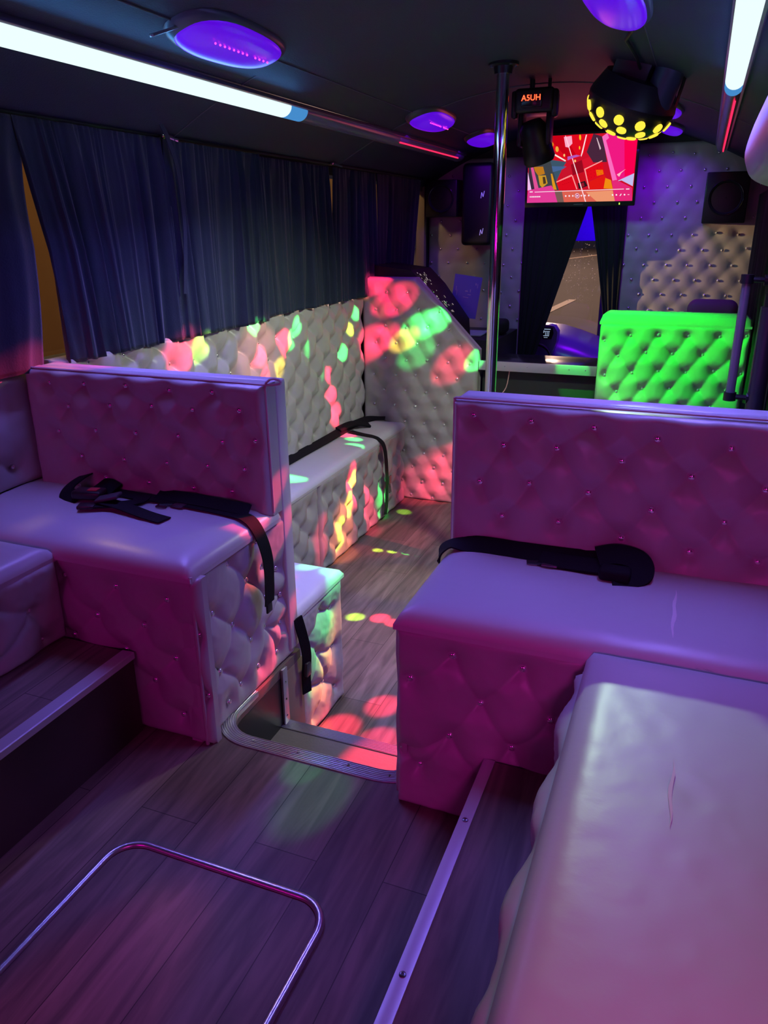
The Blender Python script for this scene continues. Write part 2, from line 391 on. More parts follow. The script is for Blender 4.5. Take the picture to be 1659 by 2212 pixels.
def cushion(name, parent, x0, x1, y0, y1, z, h=.035, r=.06, edges='xXyY', res=.012, mat_=None, seed=5, overhang=.006):
    nx = max(6, int((x1-x0)/res)); ny = max(6, int((y1-y0)/res))
    X, Y = np.meshgrid(np.linspace(x0, x1, nx+1), np.linspace(y0, y1, ny+1))
    pr = np.ones_like(X)
    for c, d in (('x', X-x0), ('X', x1-X), ('y', Y-y0), ('Y', y1-Y)):
        if c in edges:
            t = np.clip(d/r, 0, 1); pr = np.minimum(pr, np.sqrt(1-(1-t)**2))
    Z = z + h*pr + .0012*vnoise(X, Y, 22, seed) * pr + .0006*vnoise(X, Y, 70, seed+4)*pr
    n = (nx+1)*(ny+1); idx = np.arange(n).reshape(ny+1, nx+1)
    quads = np.stack([idx[:-1, :-1], idx[:-1, 1:], idx[1:, 1:], idx[1:, :-1]], -1).reshape(-1, 4)
    ring = np.concatenate([idx[0, :], idx[1:, -1], idx[-1, -2::-1], idx[-2:0:-1, 0]])
    top = np.stack([X, Y, Z], -1).reshape(-1, 3); bot = top[ring].copy(); bot[:, 2] = z-.012
    bi = n+np.arange(len(ring)); sides = np.stack([ring, bi, np.roll(bi, -1), np.roll(ring, -1)], -1)
    faces = [tuple(f) for f in quads.tolist()]+[tuple(f) for f in sides.tolist()]+[tuple(int(q) for q in bi[::-1])]
    me = bpy.data.meshes.new(name); me.from_pydata(np.concatenate([top, bot]).tolist(), [], faces); me.update()
    sm = np.ones(len(faces), bool); sm[len(quads):] = False; me.polygons.foreach_set('use_smooth', sm)
    return link(name, me, mat_ or SEATV, parent)

XL, XR = -1.92, .36
def zc(x): return 1.88 - .18*(abs((x+.78)/.82))**2.0

# ------------------------------------------------------------------ structure: floors, steps, walls, ceiling
def floor_rear():
    bm = bmesh.new()
    # outline with a step well cut out at the front, rounded rear corners
    r = .09; xa, xb, yw = -1.035, -.495, 1.415
    poly = [(XL, -1.2), (XR, -1.2), (XR, 1.86), (xb, 1.86)]
    for k in range(0, 9):
        a = math.pi/2*k/8; poly.append((xb-r+r*math.cos(a), yw+r-r*math.sin(a)))
    for k in range(0, 9):
        a = math.pi/2*k/8; poly.append((xa+r-r*math.sin(a), yw+r-r*math.cos(a)))
    poly += [(xa, 1.86), (XL, 1.86)]
    prism(bm, poly, -.03, 0)
    return struct(from_bm('floor', bm, WOOD, None, smooth=False))
floor_rear()
struct(box('floor', (XL, 1.758, -.43), (XR, 5.78, -.40), WOOD, bev=0))
struct(box('floor', (-1.035, 1.40, -.22), (-.495, 1.757, -.20), STEP, bev=0))      # tread
struct(box('trim_1', (-1.05, 1.41, -.40), (-1.035, 1.757, -.031), WELL, bev=0))     # side of the well
struct(box('trim_2', (-.495, 1.41, -.40), (-.48, 1.86, -.031), WELL, bev=0))
struct(box('trim_3', (-1.035, 1.385, -.40), (-.495, 1.40, -.031), WELL, bev=0))
# raised side platforms of the rear saloon
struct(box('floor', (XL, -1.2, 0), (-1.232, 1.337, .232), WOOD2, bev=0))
struct(box('floor', (XL, -1.2, .2325), (-1.229, 1.337, .236), WOOD, bev=0))
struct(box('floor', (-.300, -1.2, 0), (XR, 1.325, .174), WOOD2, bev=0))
struct(box('floor', (-.302, -1.2, .1745), (XR, 1.325, .178), WOOD, bev=0))
def screw(bm, x, y, z, r=.006):
    lathe(bm, [(0, 0), (r, 0), (r*.95, .0012), (r*.6, .0024), (r*.35, .0024), (r*.3, .0012), (0, .0012)], 12, Matrix.Translation((x, y, z)))
e = thing('edge_strip', 'flat bare metal strip screwed along the raised floor edge right of the aisle', 'strip')
box('strip', (-.304, -.6, .178), (-.279, 1.325, .1815), ALUR, e, bev=.0006)
for y in (1.135, .788, .40, 0.0):
    bm = bmesh.new(); screw(bm, -.2915, y, .1815); from_bm('screw', bm, mat('screw_dark', (.3, .28, .34), .3, 1) if y == 1.135 else bpy.data.materials['screw_dark'], e)
e = thing('edge_strip', 'metal edging strip on the raised wooden step left of the aisle', 'strip')
bm = bmesh.new()
prism(bm, [(-1.262, .236), (-1.262, .2385), (-1.228, .2400), (-1.2255, .238), (-1.2255, .222), (-1.2285, .222), (-1.2285, .236)], -1.2, 1.337, Matrix(((1, 0, 0, 0), (0, 0, 1, 0), (0, 1, 0, 0), (0, 0, 0, 1))))
from_bm('strip', bm, ALUR, e)

# ribbed step nosings
def nosing(path, z, wid=.042, label=None, cat='nosing', inward=None):
    """path: xy points along the edge, ribs lie along it; width to the left of the path direction"""
    t = thing('step_nosing', label, cat)
    bm = bmesh.new()
    P = [Vector((x, y, 0)) for x, y in path]; n = len(P); rows = []
    ribs = 7; prof = []
    for k in range(ribs*4+1):
        f = k/(ribs*4); prof.append((f*wid, z+.0035+(.0012 if (k % 4) in (1, 2) else 0)))
    prof = [(0, z-.014), (-.0015, z-.006), (-.001, z+.002)] + prof + [(wid+.0008, z+.0008)]
    for i in range(n):
        d = (P[min(i+1, n-1)]-P[max(i-1, 0)]).normalized(); s = Vector((-d.y, d.x, 0))
        rows.append([bm.verts.new(P[i]+s*a+Vector((0, 0, b))) for a, b in prof])
    for A, B in zip(rows, rows[1:]):
        for q in range(len(prof)-1): bm.faces.new((A[q], A[q+1], B[q+1], B[q]))
    o = from_bm('tread_strip', bm, ALU, t, angle=25)
    return t
r = .09; xa, xb, yw = -1.035, -.495, 1.415
path = [(xa, 1.60)]
for k in range(8, -1, -1):
    a = math.pi/2*k/8; path.append((xa+r-r*math.sin(a), yw+r-r*math.cos(a)))
path = path[:1] + path[1:]
for k in range(8, -1, -1):
    a = math.pi/2*k/8; path.append((xb-r+r*math.cos(a), yw+r-r*math.sin(a)))
path.append((xb, 1.60))
path = path[::-1]
n1 = nosing(path, 0, label='ribbed aluminium nosing with rounded corners along the upper step edge')
for x in (-.93, -.80, -.66, -.55):
    bm = bmesh.new(); screw(bm, x, 1.398, .0045, .004); from_bm('screw', bm, CHROME, n1)
n2 = nosing([(-.495, 1.757), (-1.035, 1.757)], -.20, label='ribbed aluminium nosing along the lower step edge')
t_ = thing('corner_trim', 'riveted upright aluminium trim beside the step well', 'trim')
box('strip', (-1.034, 1.728, -.198), (-1.026, 1.757, -.002), ALU, t_, bev=.001)
for z in (-.05, -.11, -.17):
    bm = bmesh.new(); lathe(bm, [(.004, 0), (.003, .002), (0, .0025)], 8, Matrix.Translation((-1.026, 1.742, z)) @ Matrix.Rotation(math.pi/2, 4, 'Y')); from_bm('rivet', bm, CHROME, t_)

# floor hatch frame in the rear aisle
def rrect(x0, x1, y0, y1, r, k=8):
    pts = []
    for cx, cy, a0 in ((x1-r, y1-r, 0), (x0+r, y1-r, 90), (x0+r, y0+r, 180), (x1-r, y0+r, 270)):
        for i in range(k+1):
            a = math.radians(a0+90*i/k); pts.append((cx+r*math.cos(a), cy+r*math.sin(a)))
    return pts
h_ = thing('floor_hatch', 'wood-covered floor hatch in the rear aisle framed by a rounded metal tube', 'hatch')
bm = bmesh.new(); tube(bm, [(x, y, .004) for x, y in rrect(-1.018, -.520, .25, 1.004, .065)], .0085, 12, closed=True)
from_bm('frame', bm, ALU, h_)
bm = bmesh.new(); prism(bm, rrect(-1.009, -.529, .26, .995, .058), .0006, .0035); o = from_bm('lid', bm, WOOD, h_, smooth=False); 

# walls
def wallbox(name, lo, hi, m): return struct(box(name, lo, hi, m, bev=0))
wallbox('wall_left', (XL-.06, -1.2, -.43), (XL, 6.9, .86), WALLD)
wallbox('wall_left', (XL-.06, 2.4, .86), (XL, 6.9, .885), WALLD)
wallbox('wall_left', (XL-.06, -1.2, 1.525), (XL, 6.9, 1.72), CEIL)
for i, (y0, y1) in enumerate([(-1.2, -.9), (.55, .63), (2.50, 2.56), (3.86, 3.90), (5.0, 5.06), (5.665, 5.78)]):
    wallbox('wall_left', (XL-.06, y0, .86), (XL, y1, 1.525), WALLD)
wallbox('wall_right', (XR, -1.2, -.43), (XR+.06, 6.9, 1.75), WALLD)
wallbox('wall_rear', (XL, -1.26, -.05), (XR, -1.2, 1.95), WALLD)
# front bulkhead behind the padding
wallbox('wall_front', (XL, 5.76, -.43), (-1.185, 5.80, 1.92), WALLD)
wallbox('wall_front', (-.515, 5.76, -.43), (XR, 5.80, 1.92), WALLD)
wallbox('wall_front', (-1.185, 5.76, 1.42), (-.515, 5.80, 1.92), WALLD)
# side glass
for i, (y0, y1) in enumerate([(-.9, .55), (.63, 2.50), (2.56, 3.86), (3.90, 5.0), (5.06, 5.665)]):
    w = bpy.data.objects.new('window_%d' % (i+1), None); COL.objects.link(w); struct(w)
    box('pane', (XL-.04, y0, .86), (XL-.035, y1, 1.525), GLASS, w, bev=0)
    if i == 4:
        bm = bmesh.new()
        for lo, hi in (((XL-.05, y0, .86), (XL-.005, y0+.02, 1.525)), ((XL-.05, y1-.05, .86), (XL+.012, y1, 1.525)), ((XL-.05, y0, .86), (XL-.005, y1, .885)), ((XL-.05, y0, 1.49), (XL-.005, y1, 1.525))):
            bbox(bm, lo, hi, .003)
        from_bm('window_frame', bm, mat('window_frame_grey', (.34, .27, .23), .5), w)

# ceiling: arched shell
def ceiling():
    xs = np.linspace(XL, XR, 41); prof = [(x, zc(x)) for x in xs]
    prof2 = [(x, z+.03) for x, z in prof][::-1]
    bm = bmesh.new(); poly = prof + prof2
    a = [bm.verts.new((x, -1.26, z)) for x, z in poly]; b = [bm.verts.new((x, 7.3, z)) for x, z in poly]; n = len(poly)
    for i in range(n): bm.faces.new((a[i], a[(i+1) % n], b[(i+1) % n], b[i]))
    m = len(prof)
    for L in (a, b):
        for i in range(m-1): bm.faces.new((L[i], L[i+1], L[n-2-i], L[n-1-i]))
    return struct(from_bm('ceiling', bm, CEIL, None))
ceiling()
def seam(pts, r, m, k): 
    bm = bmesh.new(); tube(bm, pts, r, 6); struct(from_bm('trim_%d' % k, bm, m, None))
TRIMC = mat('ceiling_trim', (.10, .10, .13), .4)
seam([(-1.40, -1.1, zc(-1.40)-.001), (-1.40, 5.7, zc(-1.40)-.001)], .003, TRIMC, 4)
seam([(-.24, -1.1, zc(-.24)-.001), (-.24, 5.7, zc(-.24)-.001)], .0022, TRIMC, 5)
seam([(x, 4.05, zc(x)-.001) for x in np.linspace(XL, XR, 30)], .003, TRIMC, 6)
seam([(x, 2.6, zc(x)-.001) for x in np.linspace(XL, -1.5, 8)], .002, TRIMC, 7)
# head moulding above the left curtains
bm = bmesh.new()
prism(bm, [(XL, 1.52), (-1.885, 1.55), (-1.86, 1.575), (-1.85, 1.600), (-1.87, 1.60), (XL, 1.56)], -1.2, 5.7, Matrix(((1, 0, 0, 0), (0, 0, 1, 0), (0, 1, 0, 0), (0, 0, 0, 1))))
struct(from_bm('trim_8', bm, CEIL, None))

# ------------------------------------------------------------------ rear saloon benches
# (a) bench with high back, left of the aisle
b1 = thing('padded_bench', 'buttoned box bench left of the aisle facing the rear, open seat belts lying on it', 'bench', loc=(0, 0, 0))
Y0 = 1.350
box('base', (-1.86, Y0+.05, .001), (-1.105, 1.79, .46), BLACKM, b1, bev=.004)
tuft('front_panel', b1, (-1.86, Y0+.012, .0), (1, 0, 0), (0, 0, 1), .845, .470, lattice(.845, .470, .16, .085, .10, .06, .008, 11), th=.02, D=.018, C=.005, maxd=.14, bulge=.004, res=.005)
tuft('side_panel', b1, (-1.055, Y0, .0), (0, 1, 0), (0, 0, 1), .49, .470,
     [(.028, .40), (.10, .325), (.185, .25), (.27, .155), (.185, .43), (.27, .345), (.345, .35), (.425, .315), (.035, .24), (.11, .150), (.20, .052), (.04, .06), (.36, .25), (.435, .13), (.44, .22), (.345, .16), (.29, .06), (.40, .045), (.33, .44), (.12, .05)],
     th=.03, D=.011, C=.009, bulge=.008, res=.004, maxd=.135, edge=.022, seed=21, wr=.0012)
cushion('seat_cushion', b1, -1.88, -1.030, Y0-.012, 1.78, .476, .034, .07, 'yX', seed=8)
bk = tuft('backrest', b1, (-1.86, 1.750, .49), (1, 0, 0), (0, 0, 1), .825, .372,
     [(u+1.86, z-.49) for u, z in [(-1.79, .822), (-1.653, .824), (-1.5, .828), (-1.352, .827), (-1.205, .828), (-1.724, .755), (-1.569, .765), (-1.42, .775), (-1.277, .775), (-1.127, .785), (-1.337, .695), (-1.487, .69), (-1.187, .69), (-1.081, .703), (-1.247, .613), (-1.121, .619), (-1.388, .609), (-1.542, .602), (-1.635, .685), (-1.70, .60), (-1.78, .67), (-1.46, .54), (-1.30, .54), (-1.62, .535), (-1.17, .545)]],
     th=.05, D=.021, C=.006, bulge=.006, res=.0045, maxd=.125, edge=.02, seed=31)
bm = bmesh.new(); bbox(bm, (-1.862, 1.800, .02), (-1.034, 1.858, .862), .008, 3); from_bm('back_board', bm, SEATV, b1)
bm = bmesh.new(); tube(bm, smooth_path([(-1.86, 1.748, .864), (-1.05, 1.748, .862), (-1.036, 1.748, .85), (-1.034, 1.75, .50)], 8), .0035, 6); from_bm('piping', bm, SEATV, b1)
bm = bmesh.new(); tube(bm, [(-1.034, Y0-.004, .003), (-1.034, Y0-.004, .478)], .005, 8); from_bm('piping', bm, VINYL, b1)
# (b) bench with high back, right of the aisle
b2 = thing('padded_bench', 'buttoned box bench right of the aisle, black belt along its back', 'bench')
Y1 = 1.335
box('base', (-.455, Y1+.05, .001), (.355, 1.78, .455), BLACKM, b2, bev=.004)
tuft('front_panel', b2, (-.508, Y1+.012, .0), (1, 0, 0), (0, 0, 1), .862, .462,
     [(.121, .401), (.269, .405), (.184, .300), (.336, .293), (.028, .326), (.117, .195), (.255, .205), (.01, .14), (.05, .10), (.20, .10), (.42, .40), (.49, .30), (.57, .40), (.41, .20), (.34, .10), (.64, .30), (.56, .2), (.72, .4), (.79, .3)],
     th=.02, D=.019, C=.007, bulge=.006, res=.0045, maxd=.155, edge=.018, seed=41)
tuft('side_panel', b2, (-.497, 1.845, .0), (0, -1, 0), (0, 0, 1), .50, .462, lattice(.50, .462, .15, .08, .05, .05, .006, 12), th=.01, D=.018, C=.006, bulge=.006, res=.009, maxd=.13)
cushion('seat_cushion', b2, -.512, .355, Y1-.010, 1.78, .466, .036, .06, 'yx', seed=9)
RB = [(-.463, .827), (-.323, .825), (-.385, .761), (-.258, .766), (-.180, .820), (-.043, .806), (-.114, .748), (-.439, .664), (-.317, .674), (-.179, .662), (.037, .727), (-.383, .58), (-.241, .584), (-.035, .64), (.119, .628), (-.094, .564), (.056, .551), (.11, .80), (.19, .715), (.26, .80), (.27, .63), (.20, .545), (.335, .71)]
tuft('backrest', b2, (-.508, 1.735, .482), (1, 0, 0), (0, 0, 1), .862, .380, [(x+.508, z-.482) for x, z in RB], th=.05, D=.020, C=.0065, bulge=.006, res=.0042, maxd=.150, edge=.018, seed=51)
bm = bmesh.new(); bbox(bm, (-.510, 1.786, .02), (.355, 1.852, .864), .008, 3); from_bm('back_board', bm, SEATV, b2)
bm = bmesh.new(); tube(bm, [(-.506, 1.734, .868), (.35, 1.734, .868)], .0035, 6); tube(bm, [(-.508, 1.734, .868), (-.508, 1.736, .50)], .0035, 6); from_bm('piping', bm, SEATV, b2)
# (c) bench along the left wall
b3 = thing('padded_bench', 'buttoned bench along the left wall at the picture edge, standing on the raised floor', 'bench')
box('base', (-1.86, -1.1, .237), (-1.51, 1.32, .45), BLACKM, b3, bev=.004)
tuft('front_panel', b3, (-1.462, -.2, .237), (0, 1, 0), (0, 0, 1), 1.545, .232,
     [(.55, .13), (.70, .05), (.86, .15), (1.0, .06), (1.12, .17), (1.22, .08), (1.345, .175), (1.455, .115), (1.30, .03), (1.48, .02), (.4, .06)],
     th=.02, D=.017, C=.012, bulge=.010, res=.005, maxd=.19, seed=61, wr=.002)
cushion('seat_cushion', b3, -1.86, -1.442, -.3, Y0-.004, .470, .034, .06, 'XY', seed=10)
# (d) bench along the right wall, nearest the camera
b4 = thing('padded_bench', 'long pale bench along the right wall, nearest the viewer, scuffed top', 'bench')
box('base', (-.03, -1.1, .179), (.355, 1.30, .44), BLACKM, b4, bev=.004)
tuft('front_panel', b4, (-.092, 1.30, .180), (0, -1, 0), (0, 0, 1), 1.5, .285,
     [(.06, .22), (.06, .09), (.16, .16), (.26, .23), (.26, .08), (.36, .16), (.46, .23), (.46, .08), (.56, .15), (.66, .22), (.66, .08), (.76, .15), (.86, .22), (.86, .08), (.96, .15), (1.06, .22), (1.06, .08)],
     th=.02, D=.034, C=.012, bulge=.012, res=.007, maxd=.15, edge=.035, seed=71, wr=.003)
cushion('seat_cushion', b4, -.112, .355, -.5, Y1+.0, .466, .030, .05, 'xY', seed=11)
SCUFF = mat('scuff', (.86, .74, .78), .7); STAIN = mat('stain', (.16, .12, .16), .7)
def scuff(parent, path, w, z, m):
    bm = bmesh.new(); n = len(path)
    L, Rr = [], []
    for i, (x, y) in enumerate(path):
        k = math.sin(math.pi*(i+.35)/(n-.3))*w*(.8+.4*random.random())
        L.append(bm.verts.new((x-k/2, y, z))); Rr.append(bm.verts.new((x+k/2, y, z)))
    for i in range(n-1): bm.faces.new((L[i], Rr[i], Rr[i+1], L[i+1]))
    return from_bm('scuff_mark', bm, m, parent, smooth=False)
scuff(b4, [(.052+.002*math.sin(i), 1.03-.016*i) for i in range(10)], .006, .4985, SCUFF)
scuff(b2, [(.036+.0015*math.sin(i*1.3), 1.62-.02*i) for i in range(12)], .008, .5045, SCUFF)
scuff(b2, [(.080+.008*i, 1.325+.002*math.sin(i)) for i in range(5)], .012, .4905, STAIN)

# padding on the left wall above bench (c) and along the front saloon
wp = thing('wall_padding', 'buttoned wall padding below the curtains, left edge of the picture', 'wall padding')
tuft('pad', wp, (-1.895, -.4, .505), (0, 1, 0), (0, 0, 1), 2.19, .350, [(1.45, .25), (1.60, .12), (1.75, .25), (1.92, .14), (2.03, .27), (1.85, .03), (1.3, .12), (2.06, .06), (1.68, .02)], th=.02, D=.022, C=.008, bulge=.006, res=.009, maxd=.21, seed=81)
wp = thing('wall_padding', 'long buttoned wall padding below the curtains behind the low bench, splashed with coloured light', 'wall padding')
L_ = 2.50
tuft('pad', wp, (-1.888, 1.865, .12), (0, 1, 0), (0, 0, 1), L_, .745, lattice(L_, .745, .17, .095, .10, .055, .010, 82), th=.02, D=.024, C=.009, bulge=.008, res=.009, maxd=.155, seed=82, wr=.003)

# ------------------------------------------------------------------ front saloon
b5 = thing('padded_bench', 'long low buttoned bench along the left wall of the front saloon, end against the partition', 'bench')
box('base', (-1.86, 2.22, -.399), (-1.67, 4.35, .08), BLACKM, b5, bev=.004)
tuft('front_panel', b5, (-1.622, 2.20, -.399), (0, 1, 0), (0, 0, 1), .935, .490, lattice(.935, .49, .155, .085, .08, .05, .01, 91), th=.01, D=.022, C=.008, bulge=.008, res=.0085, maxd=.14, seed=91, wr=.003)
tuft('front_panel', b5, (-1.622, 3.145, -.399), (0, 1, 0), (0, 0, 1), 1.205, .490, lattice(1.205, .49, .15, .085, .06, .05, .012, 92), th=.01, D=.026, C=.010, bulge=.008, res=.008, maxd=.14, seed=92, wr=.004)
cushion('seat_cushion', b5, -1.87, -1.590, 2.20, 4.355, .090, .028, .05, 'XY', seed=12)
b6 = thing('padded_bench', 'short buttoned bench beside the step well, its back against the left high-backed bench', 'bench')
box('base', (-1.86, 1.93, -.399), (-1.13, 2.19, .08), BLACKM, b6, bev=.004)
tuft('side_panel', b6, (-1.072, 1.875, -.399), (0, 1, 0), (0, 0, 1), .345, .495, [(.08, .36), (.16, .28), (.27, .40), (.28, .24), (.20, .14), (.09, .18), (.28, .07), (.10, .05), (.18, .43)], th=.01, D=.014, C=.010, bulge=.012, res=.0042, maxd=.15, seed=95, edge=.03)
cushion('seat_cushion', b6, -1.86, -1.045, 1.868, 2.225, .100, .030, .06, 'XY', seed=13)
box('side_board', (-1.20, 1.760, -.399), (-1.035, 1.872, -.032), mat('bare_board', (.26, .20, .15), .5, noise=.2, nscale=9), b6, bev=.002)

# partition with cut-off corner
pt = thing('partition', 'grey buttoned partition with a sloping corner, ahead of the low bench', 'partition')
def pw(v):   # width available at height v above -.40
    z = v-.40
    if z < .57: return .735+ (0)
    return max(.34, .735-(z-.57)*(.395/.40))
PL = lattice(.80, 1.37, .135, .097, .05, .02, .005, 101, skew=.03)
tuft('pad', pt, (-1.885, 4.40, -.399), (1, 0, 0), (0, 0, 1), .735, 1.372, [p for p in PL if p[0] < pw(p[1])-.025], th=.03, D=.019, C=.0035, bulge=.004, res=.0085, maxd=.125, wfun=pw, seed=101)
bm = bmesh.new()
prism(bm, [(-1.887, -.399), (-1.150, -.399), (-1.150, .57), (-1.545, .973), (-1.887, .973)], 0, .035, Matrix(((1, 0, 0, 0), (0, 0, 1, 4.431), (0, 1, 0, 0), (0, 0, 0, 1))))
from_bm('back_board', bm, SEATV, pt)

# counter between the partition and the green seat
ct = thing('counter', 'narrow black counter with a metal front edge between partition and green-lit seat', 'counter')
box('worktop', (-1.142, 4.405, .462), (-.455, 4.78, .500), mat('worktop_black', (.03, .03, .04), .18), ct)
bm = bmesh.new(); bbox(bm, (-1.145, 4.392, .458), (-.470, 4.404, .512), .0015); from_bm('edge_trim', bm, ALUR, ct)
for x in (-.99, -.86, -.62, -.53):
    bm = bmesh.new(); lathe(bm, [(.0035, 0), (.003, .0015), (0, .002)], 8, Matrix.Translation((x, 4.392, .487)) @ Matrix.Rotation(math.pi/2, 4, 'X')); from_bm('rivet', bm, CHROME, ct)
box('cabinet', (-1.140, 4.47, -.399), (-.475, 4.76, .461), mat('cabinet_dark', (.02, .03, .028), .5), ct)
bm = bmesh.new(); tube(bm, smooth_path([(-1.06, 4.38, .24), (-1.02, 4.385, .30), (-.98, 4.41, .36), (-.97, 4.44, .461)], 4), .003, 6); o = from_bm('cable', bm, mat('cable_pink', (.7, .45, .42), .5), None)
tag(o, 'thin pale cable hanging below the counter beside the chrome pole', 'cable')

# green-lit seat back
gs = thing('buttoned_seat', 'buttoned seat back flooded with green light at the front right', 'seat')
GB = [(-.424, .685), (-.294, .714), (-.154, .722), (-.014, .723), (.132, .729), (-.349, .609), (-.212, .632), (-.078, .632), (.065, .634), (-.408, .50), (-.27, .524), (-.138, .541), (-.007, .541), (.125, .551), (.21, .64), (.25, .735), (.255, .55), (-.34, .42), (-.21, .44), (-.075, .45), (.065, .455), (.19, .46), (-.41, .33), (-.28, .34), (-.14, .35), (0, .36), (.13, .37)]
tuft('pad', gs, (-.448, 4.20, -.399), (1, 0, 0), (0, 0, 1), .718, 1.175, [(x+.448, z+.399) for x, z in GB], th=.03, D=.022, C=.008, bulge=.006, res=.0085, maxd=.135, seed=111)
bm = bmesh.new(); bbox(bm, (-.448, 4.232, -.399), (.268, 4.33, .815), .012, 3); from_bm('back_board', bm, SEATV, gs)
o = cushion('top_roll', gs, -.452, .272, 4.185, 4.34, .780, .052, .05, 'xXyY', mat_=VINYL, seed=15)
# grey curved headrest behind it
bm = bmesh.new(); bbox(bm, (-.04, 4.62, .62), (.22, 4.74, .865), .05, 5); o = from_bm('headrest', bm, mat('headrest_grey', (.30, .31, .33), .6), None)
hd = thing('driver_seat', 'grey rounded seat top just showing behind the green-lit seat back', 'seat')
o.parent = hd
box('backrest', (-.06, 4.60, -.25), (.24, 4.72, .63), bpy.data.materials['headrest_grey'], hd, bev=.03, seg=3)
box('pedestal', (.0, 4.56, -.40), (.18, 4.74, -.25), BLACKM, hd)

# front wall padding left and right of the driver opening
fp = thing('wall_padding', 'tall buttoned front-wall padding right of the television', 'wall padding')
def wr_(v): return .87
tuft('pad', fp, (-.520, 5.745, .25), (1, 0, 0), (0, 0, 1), .87, 1.50, lattice(.87, 1.50, .138, .098, .055, .06, .004, 121, skew=.05), th=.012, D=.007, C=.001, bulge=.003, res=.012, wr=.0005, maxd=.13, seed=121)
fp = thing('wall_padding', 'buttoned front-wall padding left of the television, behind the chrome pole', 'wall padding')
tuft('pad', fp, (-1.915, 5.745, .25), (1, 0, 0), (0, 0, 1), .735, 1.45, lattice(.735, 1.45, .138, .098, .06, .06, .005, 122, skew=.04), th=.012, D=.007, C=.001, bulge=.003, res=.012, wr=.0005, maxd=.13, seed=122)

# ------------------------------------------------------------------ curtains
def curtain(name, side, y0f, y1f, z0f, z1, label, x=-1.848, amp=.017, n=14, mat_=NAVY, seed=0, group=None, cat='curtain', lean=0, plane='x', gather=1.0):
    """y0f,y1f: functions of t (0 bottom..1 top) giving edges"""
    r = np.random.default_rng(seed)
    nu = n*16; nv = 46
    S, T = np.meshgrid(np.linspace(0, 1, nu+1), np.linspace(0, 1, nv+1))
    y0 = np.vectorize(y0f)(T); y1 = np.vectorize(y1f)(T)
    zb = z0f(S) if callable(z0f) else z0f
    Z = zb + (z1-zb)*T
    warp = S + .018*np.sin(S*23+seed) + .010*np.sin(S*51+seed*3) + .02*np.sin(S*9+T*1.5+seed)*(1-T)
    ph = warp*n*2*np.pi + .8*np.sin(T*2.2+S*7+seed)*(1-T)
    f = np.sin(ph)*(.75+.5*np.sin(S*13+seed*1.7)) + .30*np.sin(ph*2.3+seed+T*2) + .55*np.sin(ph*.37+seed*2+T*.8)
    topg = np.sin(warp*n*2.6*2*np.pi)*.5
    A = amp*(.55+.45*(1-T))*(1+.5*np.sin(S*5+seed))
    X = A*f*(1-np.clip((T-.85)/.15, 0, 1)*.6) + amp*.4*topg*np.clip((T-.8)/.2, 0, 1)
    Yc = y0+(y1-y0)*S + .25*A*np.cos(ph)
    Z = Z + .003*np.sin(ph*1.0)*(1-T)
    if plane == 'x': V = np.stack([x+side*X+lean*(1-T), Yc, Z], -1)
    else: V = np.stack([Yc, x+X, Z], -1)
    front = V.reshape(-1, 3); nn = len(front); off = np.zeros(3)
    if plane == 'x': off[0] = -side*.0025
    else: off[1] = .0025
    idx = np.arange(nn).reshape(nv+1, nu+1)
    q = np.stack([idx[:-1, :-1], idx[:-1, 1:], idx[1:, 1:], idx[1:, :-1]], -1).reshape(-1, 4)
    ring = np.concatenate([idx[0, :], idx[1:, -1], idx[-1, -2::-1], idx[-2:0:-1, 0]])
    sd = np.stack([ring, ring+nn, np.roll(ring, -1)+nn, np.roll(ring, -1)], -1)
    faces = q.tolist()+(q[:, ::-1]+nn).tolist()+sd.tolist()
    me = bpy.data.meshes.new(name); me.from_pydata(np.concatenate([front, front+off]).tolist(), [], faces); me.update()
    me.polygons.foreach_set('use_smooth', np.ones(len(faces), bool))
    bm = bmesh.new(); bm.from_mesh(me); bmesh.ops.recalc_face_normals(bm, faces=bm.faces); bm.to_mesh(me); bm.free()
    o = link(name, me, mat_)
    tag(o, label, cat, group); return o
c_ = lambda v: (lambda t: v)
lp = lambda a, b, p=1: (lambda t: a+(b-a)*t**p)     # bottom a -> top b
G1 = 'dark curtains along the left windows'
curtain('curtain', 1, c_(.35), lambda t: 1.815-.02*t+.09*max(0, t-.0)**1.0*(1 if t > .5 else t*2)+(.02*math.sin(t*6)), .848, 1.555, 'dark curtain at the left picture edge, ending in a narrow lit gap', n=11, seed=1, group=G1)
curtain('curtain', 1, lambda t: 1.915-.07*max(0, t-.48)/.52-.025*min(t, .48)/.48+.01, lambda t: 3.165-.0*t if False else 2.52+(.63)*(1-min(1, t*1.0))*.0+0*t, .848, 1.556, 'broad dark pleated curtain right of the narrow lit gap', n=10, seed=2, group=G1)
curtain('curtain', 1, c_(2.50), lambda t: 3.165+.02*t, .848, 1.553, 'dark curtain hanging right of the loose strap', n=9, seed=3, group=G1, x=-1.842)
curtain('curtain', 1, c_(3.175), lambda t: 3.895+.0*t-(.0 if t < .4 else .03*(t-.4)), .862, 1.545, 'dark curtain left of the slim window gap halfway along the wall', n=8, seed=4, group=G1)
curtain('curtain', 1, lambda t: 3.91+.05*t, c_(4.52), lambda s: .862+.5*max(0, s-.82) if np.isscalar(s) else .862+.5*np.maximum(0, s-.82), 1.548, 'dark curtain right of the slim window gap, above the partition', n=7, seed=5, group=G1)
curtain('curtain', 1, c_(4.56), lambda t: 5.21+.15*t, lambda s: .97+.03*s, 1.55, 'foremost dark left curtain beside the bare brown-lit window', n=7, seed=6, group=G1, amp=.01)
